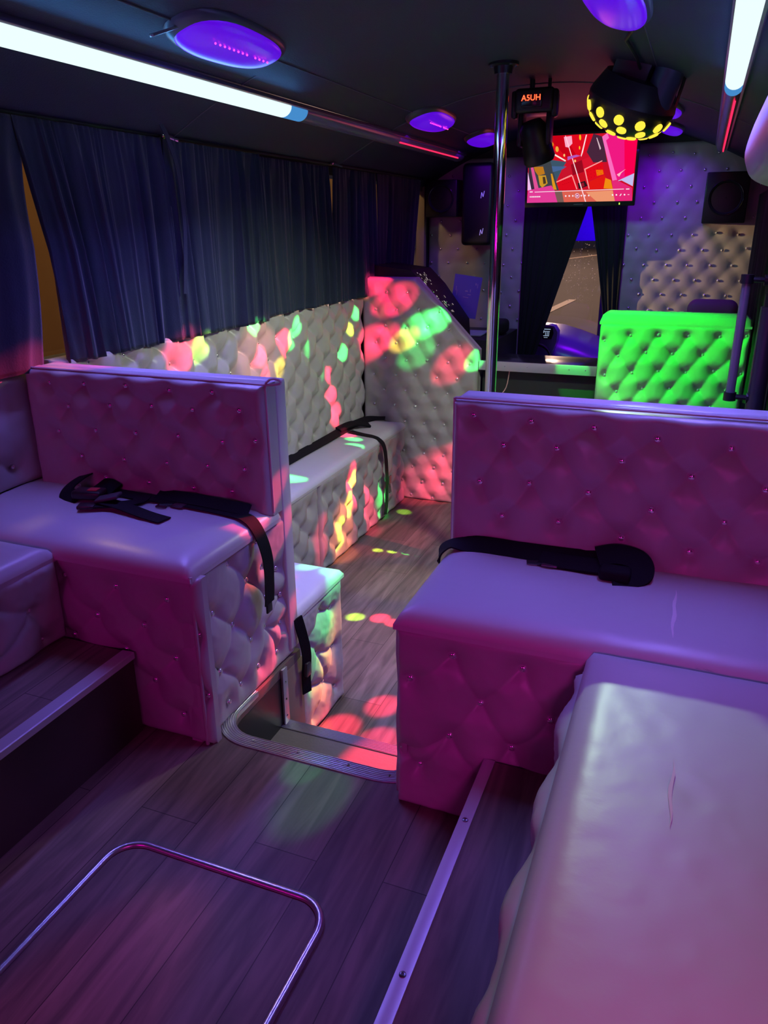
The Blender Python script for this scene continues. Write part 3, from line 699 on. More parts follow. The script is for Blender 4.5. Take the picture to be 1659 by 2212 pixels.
bm = bmesh.new(); tube(bm, [(-1.86, -1.15, 1.562), (-1.86, 5.68, 1.562)], .006, 8); o = from_bm('curtain_rod', bm, BLACK, None); tag(o, 'thin dark rod carrying the left curtains', 'curtain rod')
bm = bmesh.new(); ribbon(bm, [(-1.815, 2.47, 1.60), (-1.808, 2.50, 1.54), (-1.806, 2.535, 1.44), (-1.812, 2.55, 1.25), (-1.815, 2.52, 1.02)], [(1, 0, 0)]*5, .022, .003); o = from_bm('curtain_strap', bm, NAVY, None); tag(o, 'loose dark strap hanging from the rail between two left curtains', 'strap')
for y, lb in ((2.535, 'small metal rail bracket beside the loose curtain strap'), (3.95, 'small metal rail bracket above the slim window gap')):
    bm = bmesh.new(); bbox(bm, (-1.87, y-.03, 1.556), (-1.835, y+.03, 1.568), .002); tube(bm, [(-1.835, y-.01, 1.562), (-1.80, y+.01, 1.548)], .006, 8)
    o = from_bm('rail_bracket', bm, CHROME, None); tag(o, lb, 'bracket')
# right wall curtain and the driver opening curtains
curtain('curtain', -1, c_(3.2), lambda t: 5.55+.03*t, .45, 1.42, 'black curtain on the right wall behind the grab rail', x=.285, n=16, seed=7, mat_=CURB, amp=.012)
curtain('curtain', 1, c_(-1.20), lambda t: -1.20+.06+.385*t**1.0, .10, 1.41, 'black curtain hanging left in the driver opening under the television', x=5.715, n=5, seed=8, mat_=CURB, plane='y', amp=.010)
curtain('curtain', 1, lambda t: -.555-.195*t**1.2, c_(-.505), .30, 1.41, 'black curtain hanging right in the driver opening under the television', x=5.715, n=4, seed=9, mat_=CURB, plane='y', amp=.008)

# ------------------------------------------------------------------ ceiling lamps
LENS = mat('uv_lens', (.15, .02, .6), .25, emit=(.085, .001, .60), es=1.0)
HOUS = mat('lamp_housing', (.10, .11, .15), .3)
PINKLED = emis('pink_led', (1, .03, .35), 4)
def pod(x, y, L=.56, w=.19, label='', leds=True, gap=False):
    t = thing('ceiling_lamp', label, 'ceiling lamp', 'violet lamps on the ceiling')
    sl = math.atan(2*.18*(x+.78)/.82**2)          # slope of the lining
    Mx = Matrix.Translation((x, y, zc(x)-.004)) @ Matrix.Rotation(sl, 4, 'Y')
    def dome(sx, sy, h, z0, power=2.6, clip=None):
        bm = bmesh.new(); nr, na = 9, 40; rings = []
        for i in range(nr+1):
            ph = math.pi/2*i/nr; rr = math.cos(ph)**.75 if i < nr else 0; zz = z0-h*math.sin(ph)
            if i == nr: rings.append([bm.verts.new((0, 0, zz))]); continue
            ring = []
            for k in range(na):
                a = 2*math.pi*k/na; c, s = math.cos(a), math.sin(a)
                q = (abs(c)**power+abs(s)**power)**(-1/power)
                ring.append(bm.verts.new((sx*q*c*rr*(1-.12*s), sy*q*s*rr, zz)))
            rings.append(ring)
        for A, B in zip(rings, rings[1:]):
            for k in range(na):
                if len(B) == 1: bm.faces.new((A[k], A[(k+1) % na], B[0]))
                else: bm.faces.new((A[k], A[(k+1) % na], B[(k+1) % na], B[k]))
        bm.faces.new(rings[0])
        bmesh.ops.transform(bm, matrix=Mx, verts=bm.verts)
        return bm
    from_bm('housing', dome(w/2, L/2, .040, .004), HOUS, t)
    from_bm('lens', dome(w/2*.90, L/2*.88, .034, -.012), LENS, t)
    if leds:
        bm = bmesh.new()
        for k in range(13):
            yy = -L*.26+L*.52*k/12
            if k == 8: continue
            bmesh.ops.create_icosphere(bm, subdivisions=1, radius=.0032, matrix=Mx @ Matrix.Translation((w*.12, yy, -.0475)))
        from_bm('led_row', bm, PINKLED, t)
    if gap:
        bm = bmesh.new(); tube(bm, smooth_path([Mx @ Vector((-.01, -L/2+.03, -.01)), Mx @ Vector((-.05, -L/2-.045, -.03)), Mx @ Vector((-.075, -L/2-.02, -.015))], 6), .004, 8); from_bm('clip', bm, ALU, t)
    return t
pod(-1.385, 2.27, .56, .20, 'large violet ceiling lamp with a row of pink dots beside the left light strip', gap=True)
pod(-1.385, 4.20, .56, .19, 'violet ceiling lamp left of the chrome pole, second from the viewer')
pod(-1.375, 5.20, .50, .19, 'small far violet ceiling lamp partly behind the chrome pole', leds=False)
pod(-.29, 2.42, .56, .19, 'violet ceiling lamp cut off by the top of the picture', leds=False)
pod(-.255, 4.45, .50, .19, 'violet ceiling lamp half hidden behind the round disco light', leds=False)
pod(-.265, 5.35, .46, .17, 'farthest violet ceiling lamp on the right, above the front-wall padding', leds=False)
bm = bmesh.new(); tube(bm, [(-.27, 2.72, zc(-.27)-.012), (-.31, 2.9, zc(-.31)-.014), (-.30, 3.2, zc(-.3)-.012), (-.3, 3.42, zc(-.3)-.02)], .006, 8); o = from_bm('cable', bm, BLACK, None); tag(o, 'black cable running along the ceiling to the round disco light', 'cable')

# ------------------------------------------------------------------ light strips
def strip_light(xc, y0, yl, y1, tilt, label, red, ys=1.46, w=.078, h=.032):
    t = thing('light_strip', label, 'light strip')
    z = zc(xc)-.002
    Mx = Matrix.Translation((xc, 0, z)) @ Matrix.Rotation(tilt, 4, 'Y')
    def seg(a, b, ww, hh, z0, taper=False):
        bm = bmesh.new(); n = 12; rows = []
        ys = [a, b] if not taper else [a, b-.10, b-.05, b-.02, b]
        for i, y in enumerate(ys):
            k = 1 if not taper else (1, 1, .85, .6, .25)[i]
            rows.append([bm.verts.new(Mx @ Vector((ww/2*math.cos(math.pi*q/n)*k, y, z0-hh*math.sin(math.pi*q/n)*k))) for q in range(n+1)])
        for A, B in zip(rows, rows[1:]):
            for q in range(n): bm.faces.new((A[q], A[q+1], B[q+1], B[q]))
            bm.faces.new((A[0], B[0], B[n], A[n]))
        bm.faces.new(rows[0]); bm.faces.new(rows[-1][::-1]); return bm
    bm = bmesh.new(); bbox(bm, (-w/2-.008, y0, -.012), (w/2+.008, y1-.03, .012), .003, 2, Mx); from_bm('channel', bm, mat('strip_channel', (.25, .22, .28), .3, .6) if 'strip_channel' not in bpy.data.materials else bpy.data.materials['strip_channel'], t)
    from_bm('diffuser', seg(y0, ys-.12, w, h, -.006), bpy.data.materials.get('tube_off') or mat('tube_off', (.26, .25, .32), .22), t)
    from_bm('tube_end', seg(ys-.12, ys, w, h, -.006), bpy.data.materials.get('tube_dim') or emis('tube_dim', (.08, .55, .62), 1.0), t)
    from_bm('lit_tube', seg(ys, yl, w, h, -.006), bpy.data.materials.get('tube_lit') or mat('tube_lit', (0, 0, 0), .4, emit=(.78, 1.0, 1.0), es=1.1, spec=0), t)
    from_bm('tube_end', seg(yl, yl+.14, w, h, -.006), bpy.data.materials.get('tube_fade') or emis('tube_fade', (.06, .26, .60), 1.0), t)
    from_bm('diffuser', seg(yl+.14, y1, w, h, -.006, True), bpy.data.materials.get('tube_off') or mat('tube_off', (.26, .25, .32), .22), t)
    bm = bmesh.new(); a0, a1 = red
    n = int((a1-a0)/.022)
    for k in range(n):
        y = a0+(a1-a0)*k/n
        bbox(bm, (.020, y, -.036), (.026, y+.012, -.031), 0, 1, Mx)
    from_bm('red_led_line', bm, bpy.data.materials.get('red_led') or emis('red_led', (1, .015, .07), 2.2), t)
    return t
strip_light(-1.60, -.6, 2.97, 5.48, math.radians(-18), 'long left ceiling light strip, near part glowing blue-white', (4.2, 5.3), 1.46)
strip_light(.035, -.6, 3.05, 5.60, math.radians(24), 'right ceiling light strip, near part glowing blue-white, red line at its far end', (3.3, 5.45), 1.3, w=.062)

# ------------------------------------------------------------------ chrome pole, grab rail
pl = thing('dance_pole', 'tall chrome pole from floor to ceiling in the front aisle', 'pole')
bm = bmesh.new(); tube(bm, [(-.852, 3.5, -.385), (-.852, 3.5, zc(-.852)-.01)], .0265, 32); from_bm('pole', bm, CHROME, pl)
bm = bmesh.new(); lathe(bm, [(0, 0), (.062, 0), (.062, .014), (.040, .018), (.036, .045), (.0275, .046), (0, .046)], 28, Matrix.Translation((-.852, 3.5, zc(-.852)+.004)) @ Matrix.Rotation(math.pi, 4, 'X')); from_bm('ceiling_flange', bm, BLACK, pl)
for a in (20, 140, 200, 320):
    bm = bmesh.new(); lathe(bm, [(0, 0), (.006, 0), (.006, .006), (0, .008)], 8, Matrix.Translation((-.852+.05*math.cos(math.radians(a)), 3.5+.05*math.sin(math.radians(a)), zc(-.852)-.009)) @ Matrix.Rotation(math.pi, 4, 'X')); from_bm('bolt', bm, CHROME, pl)
bm = bmesh.new(); lathe(bm, [(0, -.399), (.07, -.399), (.07, -.39), (.03, -.38), (0, -.38)], 28, Matrix.Translation((-.852, 3.5, 0))); from_bm('floor_flange', bm, BLACK, pl)
gr = thing('grab_rail', 'upright grey grab bar on black clamps fixed to a dark post at the right', 'grab rail')
POST = mat('post_dark', (.055, .05, .065), .35, .3); BARG = mat('bar_grey', (.20, .20, .22), .35, .2)
bm = bmesh.new(); tube(bm, [(.225, 2.8, -.399), (.225, 2.8, 1.0)], .028, 20); from_bm('post', bm, POST, gr)
bm = bmesh.new(); tube(bm, [(.225, 2.8, 1.0), (.225, 2.8, 1.04)], .021, 16); from_bm('post_cap', bm, BLACK, gr)
bm = bmesh.new(); tube(bm, [(.145, 2.8, .71), (.145, 2.8, 1.09)], .0145, 16); from_bm('bar', bm, BARG, gr)
for z in (.705, 1.085):
    bm = bmesh.new(); tube(bm, [(.145, 2.8, z-.014), (.145, 2.8, z+.014)], .020, 14); tube(bm, [(.145, 2.8, z), (.215, 2.8, z-.003)], .009, 8); tube(bm, [(.195, 2.8, z-.003), (.215, 2.8, z-.003)], .018, 10)
    from_bm('clamp', bm, BLACK, gr)
bm = bmesh.new(); tube(bm, [(.225, 2.8, 1.04), (.262, 2.8, 1.44)], .008, 8); from_bm('stay', bm, BLACK, gr)

# overhead duct along the right wall
bm = bmesh.new()
pf = smooth_path([(.35, 1.70, 0), (.20, 1.665, 0), (.125, 1.60, 0), (.088, 1.48, 0), (.095, 1.42, 0), (.128, 1.378, 0), (.22, 1.35, 0), (.35, 1.345, 0)], 4)
rows = []
for y, k in ((-.5, 1), (2.86, 1), (2.94, .985), (2.99, .94), (3.01, .85)):
    rows.append([bm.verts.new((.36-(.36-p.x)*k, y, 1.50+(p.y-1.50)*k)) for p in pf])
for A, B in zip(rows, rows[1:]):
    for q in range(len(pf)-1): bm.faces.new((A[q], A[q+1], B[q+1], B[q]))
    bm.faces.new((A[-1], A[0], B[0], B[-1]))
bm.faces.new(rows[0]); bm.faces.new(rows[-1][::-1])
o = from_bm('overhead_duct', bm, SEATV, None, angle=60); tag(o, 'rounded pale padded duct high on the right wall at the picture edge', 'duct')

# ------------------------------------------------------------------ television
tv = thing('television', 'wall television under the ceiling playing a bright red bus video', 'television')
TVM = Matrix.Translation((-.790, 5.43, 1.395)) @ Matrix.Rotation(math.radians(6), 4, 'X')
sw, sh = .672, .395
bm = bmesh.new(); bbox(bm, (-sw/2-.016, .003, -.030), (sw/2+.016, .045, sh+.014), .006, 2, TVM); from_bm('casing', bm, BLACK, tv)
bm = bmesh.new(); bbox(bm, (-.12, .045, .10), (.12, .20, .28), .006, 2, TVM); from_bm('wall_mount', bm, BLACKM, tv)
bm = bmesh.new(); bbox(bm, (.255, .001, -.021), (.262, .004, -.010), 0, 1, TVM); from_bm('standby_light', bm, emis('standby', (.5, 1, .1), 1.5), tv)
bm = bmesh.new(); bbox(bm, (-.03, .0015, -.019), (.03, .0035, -.012), 0, 1, TVM); from_bm('badge', bm, mat('badge', (.08, .08, .09), .3), tv)
def q_(p):
    x, y = p; v = (965-y)/900; xl = 45+85*v; xr = 1465+112*v
    return ((x-xl)/(xr-xl)-.5)*sw, v*sh
polys = [
 ([(45, 965), (1465, 970), (1577, 60), (130, 70)], (205, 15, 40)),
 ([(130, 70), (1000, 65), (860, 330), (700, 400), (400, 380), (120, 280)], (225, 10, 30)),
 ([(380, 70), (620, 70), (760, 340), (640, 380)], (200, 0, 22)),
 ([(120, 280), (400, 380), (470, 680), (500, 800), (70, 790)], (62, 66, 72)),
 ([(400, 380), (620, 420), (560, 510), (470, 680)], (60, 84, 104)),
 ([(420, 470), (620, 480), (560, 520), (430, 550)], (70, 100, 150)),
 ([(160, 260), (350, 340), (350, 370), (150, 290)], (226, 170, 150)),
 ([(95, 300), (130, 300), (225, 790), (165, 790)], (225, 80, 150)),
 ([(80, 380), (100, 400), (165, 790), (100, 790)], (60, 40, 62)),
 ([(75, 560), (85, 540), (120, 790), (65, 790)], (240, 190, 240)),
 ([(170, 470), (300, 470), (320, 570), (225, 590), (185, 530)], (190, 120, 30)),
 ([(225, 590), (330, 590), (350, 700), (270, 760), (240, 720)], (205, 150, 40)),
 ([(285, 610), (320, 610), (330, 700), (290, 710)], (72, 52, 34)),
 ([(400, 570), (420, 570), (470, 790), (420, 790)], (220, 150, 30)),
 ([(45, 965), (70, 790), (400, 730), (450, 820), (470, 965)], (226, 60, 150)),
 ([(440, 820), (540, 800), (560, 965), (470, 965)], (120, 90, 84)),
 ([(470, 680), (680, 590), (745, 790), (500, 800)], (222, 10, 30)),
 ([(550, 520), (670, 480), (690, 590), (560, 640)], (200, 20, 44)),
 ([(680, 460), (830, 400), (850, 560), (700, 600)], (150, 10, 30)),
 ([(830, 400), (950, 360), (980, 460), (860, 510)], (215, 20, 45)),
 ([(860, 510), (1100, 420), (1120, 600), (890, 690)], (226, 10, 26)),
 ([(720, 610), (840, 570), (870, 680), (740, 720)], (200, 15, 30)),
 ([(890, 700), (1120, 610), (1210, 790), (920, 800)], (226, 24, 20)),
 ([(1010, 540), (1100, 540), (1110, 600), (1020, 620)], (240, 110, 10)),
 ([(1130, 650), (1200, 680), (1220, 800), (1100, 790)], (240, 140, 20)),
 ([(760, 710), (860, 680), (890, 750), (770, 790)], (40, 22, 30)),
 ([(790, 720), (840, 700), (850, 750), (800, 770)], (150, 20, 40)),
 ([(1000, 65), (1120, 110), (1160, 440), (980, 440), (900, 300)], (72, 38, 60)),
 ([(1035, 120), (1045, 120), (1090, 260), (1075, 280)], (220, 190, 200)),
 ([(1110, 110), (1180, 65), (1577, 60), (1490, 620), (1270, 690), (1210, 640)], (240, 25, 130)),
 ([(1110, 110), (1180, 65), (1200, 130), (1160, 160), (1280, 680), (1220, 690)], (250, 110, 190)),
 ([(1400, 63), (1577, 60), (1500, 600), (1380, 640)], (250, 0, 80)),
 ([(1270, 700), (1505, 600), (1480, 770), (1340, 690)], (196, 190, 240)),
 ([(1210, 690), (1290, 690), (1470, 790), (1465, 970), (1240, 970)], (230, 40, 120)),
 ([(1280, 610), (1400, 540), (1340, 590), (1310, 640)], (255, 190, 200)),
 ([(540, 810), (1220, 810), (1240, 970), (560, 965)], (222, 96, 80)),
 ([(860, 830), (1220, 820), (1240, 965), (1000, 968)], (238, 150, 110)),
 ([(285, 190), (620, 400), (605, 412), (280, 215)], (255, 226, 220)),
 ([(900, 75), (915, 75), (850, 300), (825, 360), (820, 340)], (255, 220, 225)),
 ([(605, 90), (710, 80), (715, 180), (660, 230), (620, 220)], (255, 170, 200)),
 ([(622, 75), (632, 75), (860, 965), (845, 965)], (255, 215, 222)),
 ([(470, 680), (680, 590), (700, 610), (752, 790), (738, 792), (685, 612), (472, 694)], (255, 150, 150)),
 ([(855, 520), (1100, 415), (1100, 428), (872, 530), (915, 790), (902, 790)], (255, 160, 160)),
 ([(640, 350), (760, 330), (820, 345), (700, 375), (640, 400)], (180, 90, 190)),
]
def disc(cx, cy, rx, ry, c, n=14): return ([(cx+rx*math.cos(2*math.pi*k/n), cy-ry*math.sin(2*math.pi*k/n)) for k in range(n)], c)
polys += [disc(405, 180, 56, 54, (235, 150, 30)), disc(505, 245, 22, 38, (240, 170, 60)), disc(598, 330, 12, 20, (250, 200, 120)), disc(822, 105, 13, 38, (250, 190, 30)), disc(808, 240, 9, 24, (250, 190, 40)), disc(740, 410, 12, 18, (255, 200, 120))]
for i in range(6):
    for j in range(5):
        if (i-2.5)**2+(j-2)**2 < 8: polys.append(disc(365+16*i, 140+20*j, 5, 6, (120, 40, 20), 6))
for i in range(5):
    for j in range(3): polys.append(disc(560+26*i, 630+46*j-8*i, 4, 5, (150, 0, 20), 5)); polys.append(disc(900+44*i, 560+44*j-14*i, 4, 5, (150, 0, 20), 5))
# player controls
WHT = (250, 235, 245)
polys.append(([(165, 812), (1365, 800), (1365, 808), (165, 820)], WHT))
polys += [disc(745, 880, 30, 34, WHT, 20), disc(745, 880, 24, 28, (190, 60, 110), 20), ([(735, 862), (762, 880), (735, 898)], WHT)]
for x in (590, 638, 686, 801, 850, 900, 1215, 1265, 1370): polys.append(disc(x, 880, 11, 12, WHT, 8))
polys += [([(1305, 892), (1325, 864), (1334, 870), (1314, 898)], WHT), ([(1410, 876), (1432, 876), (1432, 883), (1410, 883)], WHT), ([(95, 806), (138, 805), (138, 818), (95, 819)], WHT), ([(1392, 799), (1436, 798), (1436, 811), (1392, 812)], WHT)]
x = 92
for wd in (14, 8, 12, 16, 10, 16, 12, 14, 12, 18): polys.append(([(x, 872), (x+wd-3, 872), (x+wd-3, 890), (x, 890)], WHT)); x += wd+2
me = bpy.data.meshes.new('screen'); vs = []; fs = []; mi = []; mats = []; key = {}
for k, (pp, c) in enumerate(polys):
    if c not in key: key[c] = len(mats); mats.append(emis('screen_%d_%d_%d' % c, lin(c), 1.0))
    b0 = len(vs)
    for p in pp:
        u, v = q_(p); u = max(-sw/2, min(sw/2, u)); v = max(0, min(sh, v)); vs.append(tuple(TVM @ Vector((u, .0025-.00004*k, v))))
    fs.append(tuple(range(b0, b0+len(pp)))); mi.append(key[c])
me.from_pydata(vs, [], fs); me.update(); me.polygons.foreach_set('material_index', mi)
scr = link('screen', me, mats, tv)

# ------------------------------------------------------------------ moving head light
mh = thing('moving_head_light', 'black moving-head stage light with red digits hanging beside the chrome pole', 'stage light')
bm = bmesh.new(); bbox(bm, (-.885, 3.86, 1.735), (-.705, 4.03, 1.838), .018, 3); from_bm('base', bm, BLACK, mh)
bm = bmesh.new(); bbox(bm, (-.850, 3.845, 1.755), (-.755, 3.862, 1.825), .006, 2); from_bm('display_panel', bm, mat('panel_grey', (.03, .03, .035), .2), mh)
for x in (-.90, -.715):
    bm = bmesh.new(); bbox(bm, (x, 3.87, 1.715), (x+.026, 3.92, 1.83), .010, 2); from_bm('handle', bm, BLACK, mh)
fc = bpy.data.curves.new('digits', 'FONT'); fc.body = 'A5UH'; fc.size = .034; fc.extrude = .0008; fc.align_x = 'CENTER'
tmp = bpy.data.objects.new('tmp', fc); COL.objects.link(tmp)
me = bpy.data.meshes.new_from_object(tmp.evaluated_get(bpy.context.evaluated_depsgraph_get())); bpy.data.objects.remove(tmp)
me.materials.clear(); dg = link('display_digits', me, emis('red_digits', (1, .06, .02), 5), mh); dg.location = (-.803, 3.843, 1.782); dg.rotation_euler = (math.pi/2, 0, 0)
bm = bmesh.new(); bbox(bm, (-.872, 3.90, 1.60), (-.850, 3.99, 1.74), .008, 2); from_bm('yoke_arm', bm, BLACK, mh)
bm = bmesh.new(); bbox(bm, (-.742, 3.90, 1.60), (-.720, 3.99, 1.74), .008, 2); from_bm('yoke_arm', bm, BLACK, mh)
bm = bmesh.new(); lathe(bm, [(0, .07), (.045, .07), (.062, .045), (.064, -.02), (.070, -.06), (.074, -.10), (.066, -.115), (0, -.112)], 28, Matrix.Translation((-.795, 3.93, 1.64)) @ Matrix.Rotation(math.radians(-14), 4, 'Y') @ Matrix.Rotation(math.radians(18), 4, 'X')); from_bm('head', bm, BLACK, mh)
bm = bmesh.new(); tube(bm, [(-.82, 3.94, 1.835), (-.82, 3.94, zc(-.82))], .012, 8); tube(bm, [(-.74, 3.94, 1.835), (-.74, 3.94, zc(-.74))], .008, 8); from_bm('clamp', bm, BLACK, mh)

# ------------------------------------------------------------------ bee-hive disco light
uf = thing('disco_light', 'round black disco light with glowing yellow lenses hanging from the ceiling', 'disco light')
UM = Matrix.Translation((-.335, 3.50, 1.690)) @ Matrix.Rotation(math.radians(20), 4, 'Y') @ Matrix.Rotation(math.radians(15), 4, 'X')
RD = .168
prof = [(RD*math.sin(a), -RD*.64*math.cos(a)) for a in np.linspace(0, math.pi/2, 12)]
bm = bmesh.new(); lathe(bm, [(max(0, p[0]-1e-9) if i else 0, p[1]) for i, p in enumerate(prof)] + [(RD*1.02, .004), (RD*1.03, .022)], 40, UM); from_bm('dome', bm, mat('dome_black', (.012, .012, .010), .45), uf)
bm = bmesh.new(); lathe(bm, [(RD*1.03, .022), (RD*1.0, .04), (RD*.82, .105), (RD*.66, .11), (0, .111)], 40, UM); from_bm('body', bm, mat('body_blueblack', (.02, .022, .03), .35), uf)
YL = emis('yellow_lens', (1.0, .78, .06), 1.15)
kk = 0
for th_, n, off in ((76, 12, 0), (55, 11, .5), (34, 7, 0), (14, 4, .3)):
    for k in range(n):
        az = 2*math.pi*(k+off)/n; a = math.radians(th_)
        px, pz = RD*math.sin(a), -RD*.64*math.cos(a)
        nrm = Vector((math.sin(a)/RD, 0, -math.cos(a)/(RD*.64))).normalized()
        p = Matrix.Rotation(az, 4, 'Z') @ Vector((px, 0, pz)); nv_ = Matrix.Rotation(az, 3, 'Z') @ nrm
        Mq = UM @ (Matrix.Translation(p) @ nv_.to_track_quat('Z', 'Y').to_matrix().to_4x4())
        bm = bmesh.new(); lathe(bm, [(.0195, -.002), (.0195, .003), (.016, .0055), (0, .0065)], 14, Mq)
        from_bm('lens', bm, YL, uf)
bm = bmesh.new(); tube(bm, [UM @ Vector((.098, -.055, .04)), UM @ Vector((.098, -.055, .185))], .055, 28); from_bm('motor_housing', bm, mat('motor_blue_highlight', (.05, .08, .12), .35), uf)  # blue highlight of the light tube put into the base colour
bm = bmesh.new(); bbox(bm, (-.105, -.09, .075), (.035, .06, .205), .012, 2, UM); from_bm('control_box', bm, BLACK, uf)
bm = bmesh.new()
for (a, b_, c) in ((-.045, -.083, .14), (-.01, -.083, .11), (.012, -.083, .112), (-.05, -.083, .125), (-.04, -.083, .13)):
    bmesh.ops.create_icosphere(bm, subdivisions=1, radius=.006, matrix=UM @ Matrix.Translation((a, b_, c)))
from_bm('connector', bm, CHROME, uf)
bm = bmesh.new(); ribbon(bm, [Vector((-.33, 3.52, zc(-.33)-.001)), UM @ Vector((.0, .05, .20)), UM @ Vector((.02, .05, .10))], [(0, -1, 0)]*3, .05, .004); ribbon(bm, [Vector((-.24, 3.58, zc(-.24)-.001)), UM @ Vector((.14, .0, .20)), UM @ Vector((.165, .0, .02))], [(1, -.3, 0)]*3, .03, .004)
from_bm('bracket', bm, BLACK, uf)
bm = bmesh.new(); tube(bm, [UM @ Vector((.15, -.01, .16)), UM @ Vector((.195, -.01, .185))], .012, 10); from_bm('knob', bm, BLACK, uf)

# ------------------------------------------------------------------ speakers and panel by the front wall
def speaker(x0, x1, z0, z1, y, label, side):
    t = thing('speaker', label, 'speaker', 'square black wall speakers')
    bm = bmesh.new(); bbox(bm, (x0, y, z0), (x1, y+.183, z1), .008, 2); from_bm('cabinet', bm, BLACK, t)
    cx, cz = (x0+x1)/2, (z0+z1)/2; rr = min(x1-x0, z1-z0)/2*.82
    Mx = Matrix.Translation((cx, y, cz)) @ Matrix.Rotation(math.pi/2, 4, 'X')
    bm = bmesh.new(); lathe(bm, [(rr, 0), (rr, .006), (rr*.9, .008), (rr*.8, -.004), (rr*.3, -.02), (rr*.28, -.008), (0, .002)], 36, Mx); from_bm('cone', bm, BLACKM, t)
    bm = bmesh.new(); tube(bm, [Mx @ Vector((rr*.97*math.cos(a), rr*.97*math.sin(a), .007)) for a in np.linspace(0, 2*math.pi, 40, endpoint=False)], .004, 8, closed=True); from_bm('ring', bm, mat('speaker_ring', (.06, .06, .07), .12, .6) if 'speaker_ring' not in bpy.data.materials else bpy.data.materials['speaker_ring'], t)
speaker(-1.875, -1.648, 1.315, 1.56, 5.55, 'square black speaker on the left of the front wall beside the bare window', -1)
speaker(-.030, .222, 1.255, 1.555, 5.55, 'square black speaker on the right of the front wall', 1)
mp_ = thing('black_cabinet', 'tall rounded black box on the front wall left of the chrome pole, two zigzag marks', 'box')
bm = bmesh.new(); bbox(bm, (-1.605, 5.52, 1.125), (-1.385, 5.733, 1.66), .03, 4); from_bm('casing', bm, BLACK, mp_)
for z in (1.455, 1.215):
    bm = bmesh.new()
    for pp in ([(-.010, -.02), (-.006, -.02), (-.002, .014), (-.006, .014)], [(-.006, .014), (-.002, .014), (.006, -.012), (.002, -.012)], [(.002, -.012), (.006, -.012), (.012, .022), (.008, .022)]):
        f = [bm.verts.new((-1.455+a*1.3, 5.519, z+b*1.1)) for a, b in pp]; bm.faces.new(f)
    from_bm('zigzag_mark', bm, mat('mark_lilac', (.55, .5, .8), .4, emit=(.2, .18, .4), es=.6) if 'mark_lilac' not in bpy.data.materials else bpy.data.materials['mark_lilac'], mp_, smooth=False)

# ------------------------------------------------------------------ things behind the partition
dk = thing('control_desk', 'black sloping control desk with small lit labels behind the partition', 'control desk')
bm = bmesh.new(); prism(bm, [(-1.90, .30), (-1.30, .30), (-1.335, .70), (-1.50, .915), (-1.60, 1.01), (-1.90, 1.045)], 4.47, 4.84, Matrix(((1, 0, 0, 0), (0, 0, 1, 0), (0, 1, 0, 0), (0, 0, 0, 1))))
from_bm('housing', bm, mat('desk_black', (.015, .013, .02), .45), dk)
box('plinth', (-1.90, 4.48, -.399), (-1.30, 4.83, .30), BLACKM, dk)
bm = bmesh.new(); bm2 = bmesh.new(); rr_ = random.Random(4)
A = Vector((-1.570, 4.468, .965)); B = Vector((-1.345, 4.468, .70)); dv = (B-A).normalized(); nv2 = Vector((dv.z, 0, -dv.x)); nv2 = nv2 if nv2.x < 0 else -nv2
# labels on the sloping top, seen from behind the partition edge
yv = Vector((0, 1, 0)); up = -nv2
if up.z < 0: up = -up
# shift onto top surface
for k in range(46):
    s = rr_.uniform(.03, .33); t2 = rr_.choice((.03, .06, .09, .12, .15, .19, .23))+rr_.uniform(-.006, .006); w = rr_.uniform(.004, .018); h = rr_.choice((.008, .010, .014))
    p = Vector((-1.60, 4.47, 1.01)) + (Vector((-1.335, 4.47, .70))-Vector((-1.60, 4.47, 1.01))).normalized()*s + yv*t2
    d_ = (Vector((-1.335, 0, .70))-Vector((-1.60, 0, 1.01))).normalized(); nn = Vector((-d_.z, 0, d_.x)); nn = nn if nn.z > 0 else -nn
    bulge_ = .012 if True else 0
    p = p+nn*.013
    tgt = bm2 if k % 9 == 0 else bm
    f = [tgt.verts.new(p+d_*a*w+yv*b*h) for a, b in ((-.5, -.5), (.5, -.5), (.5, .5), (-.5, .5))]; tgt.faces.new(f)
from_bm('labels', bm, mat('label_cream', (.7, .65, .5), .5, emit=(.55, .5, .36), es=.5), dk, smooth=False)
from_bm('green_indicators', bm2, mat('label_green', (.3, .7, .3), .5, emit=(.2, .6, .2), es=.7), dk, smooth=False)
bm = bmesh.new()
P4 = [(-1.452, 4.90, .970), (-1.280, 4.93, .945), (-1.312, 4.90, .690), (-1.478, 4.87, .712)]
P4 = [Vector(p) for p in P4]; off = Vector((0, .0015, 0))
a = [bm.verts.new(p) for p in P4]; b = [bm.verts.new(p+off) for p in P4]
bm.faces.new(a); bm.faces.new(b[::-1])
for i in range(4): bm.faces.new((a[i], b[i], b[(i+1) % 4], a[(i+1) % 4]))
pp = thing('paper_sheet', 'glossy paper sheet, its ultraviolet glow painted blue, propped up behind the partition', 'paper')
from_bm('sheet', bm, mat('paper_uv_glow', (.17, .22, .85), .35), pp, smooth=False)  # ultraviolet fluorescence put into the sheet's base colour
bm = bmesh.new()
for (u, v, w, h) in ((.10, .62, .02, .10), (.14, .50, .015, .14), (.45, .62, .10, .03), (.55, .55, .12, .02), (.62, .62, .03, .07), (.78, .80, .05, .05), (.86, .74, .02, .10), (.40, .48, .2, .015)):
    o0 = P4[0]+(P4[1]-P4[0])*u+(P4[3]-P4[0])*(1-v)+Vector((0, -.001, 0)); ex = (P4[1]-P4[0])*w; ey = (P4[0]-P4[3])*h
    bm.faces.new([bm.verts.new(q) for q in (o0, o0+ex, o0+ex+ey*1.0, o0+ey)])
from_bm('print', bm, mat('paper_print', (.55, .6, .95), .4), pp, smooth=False)
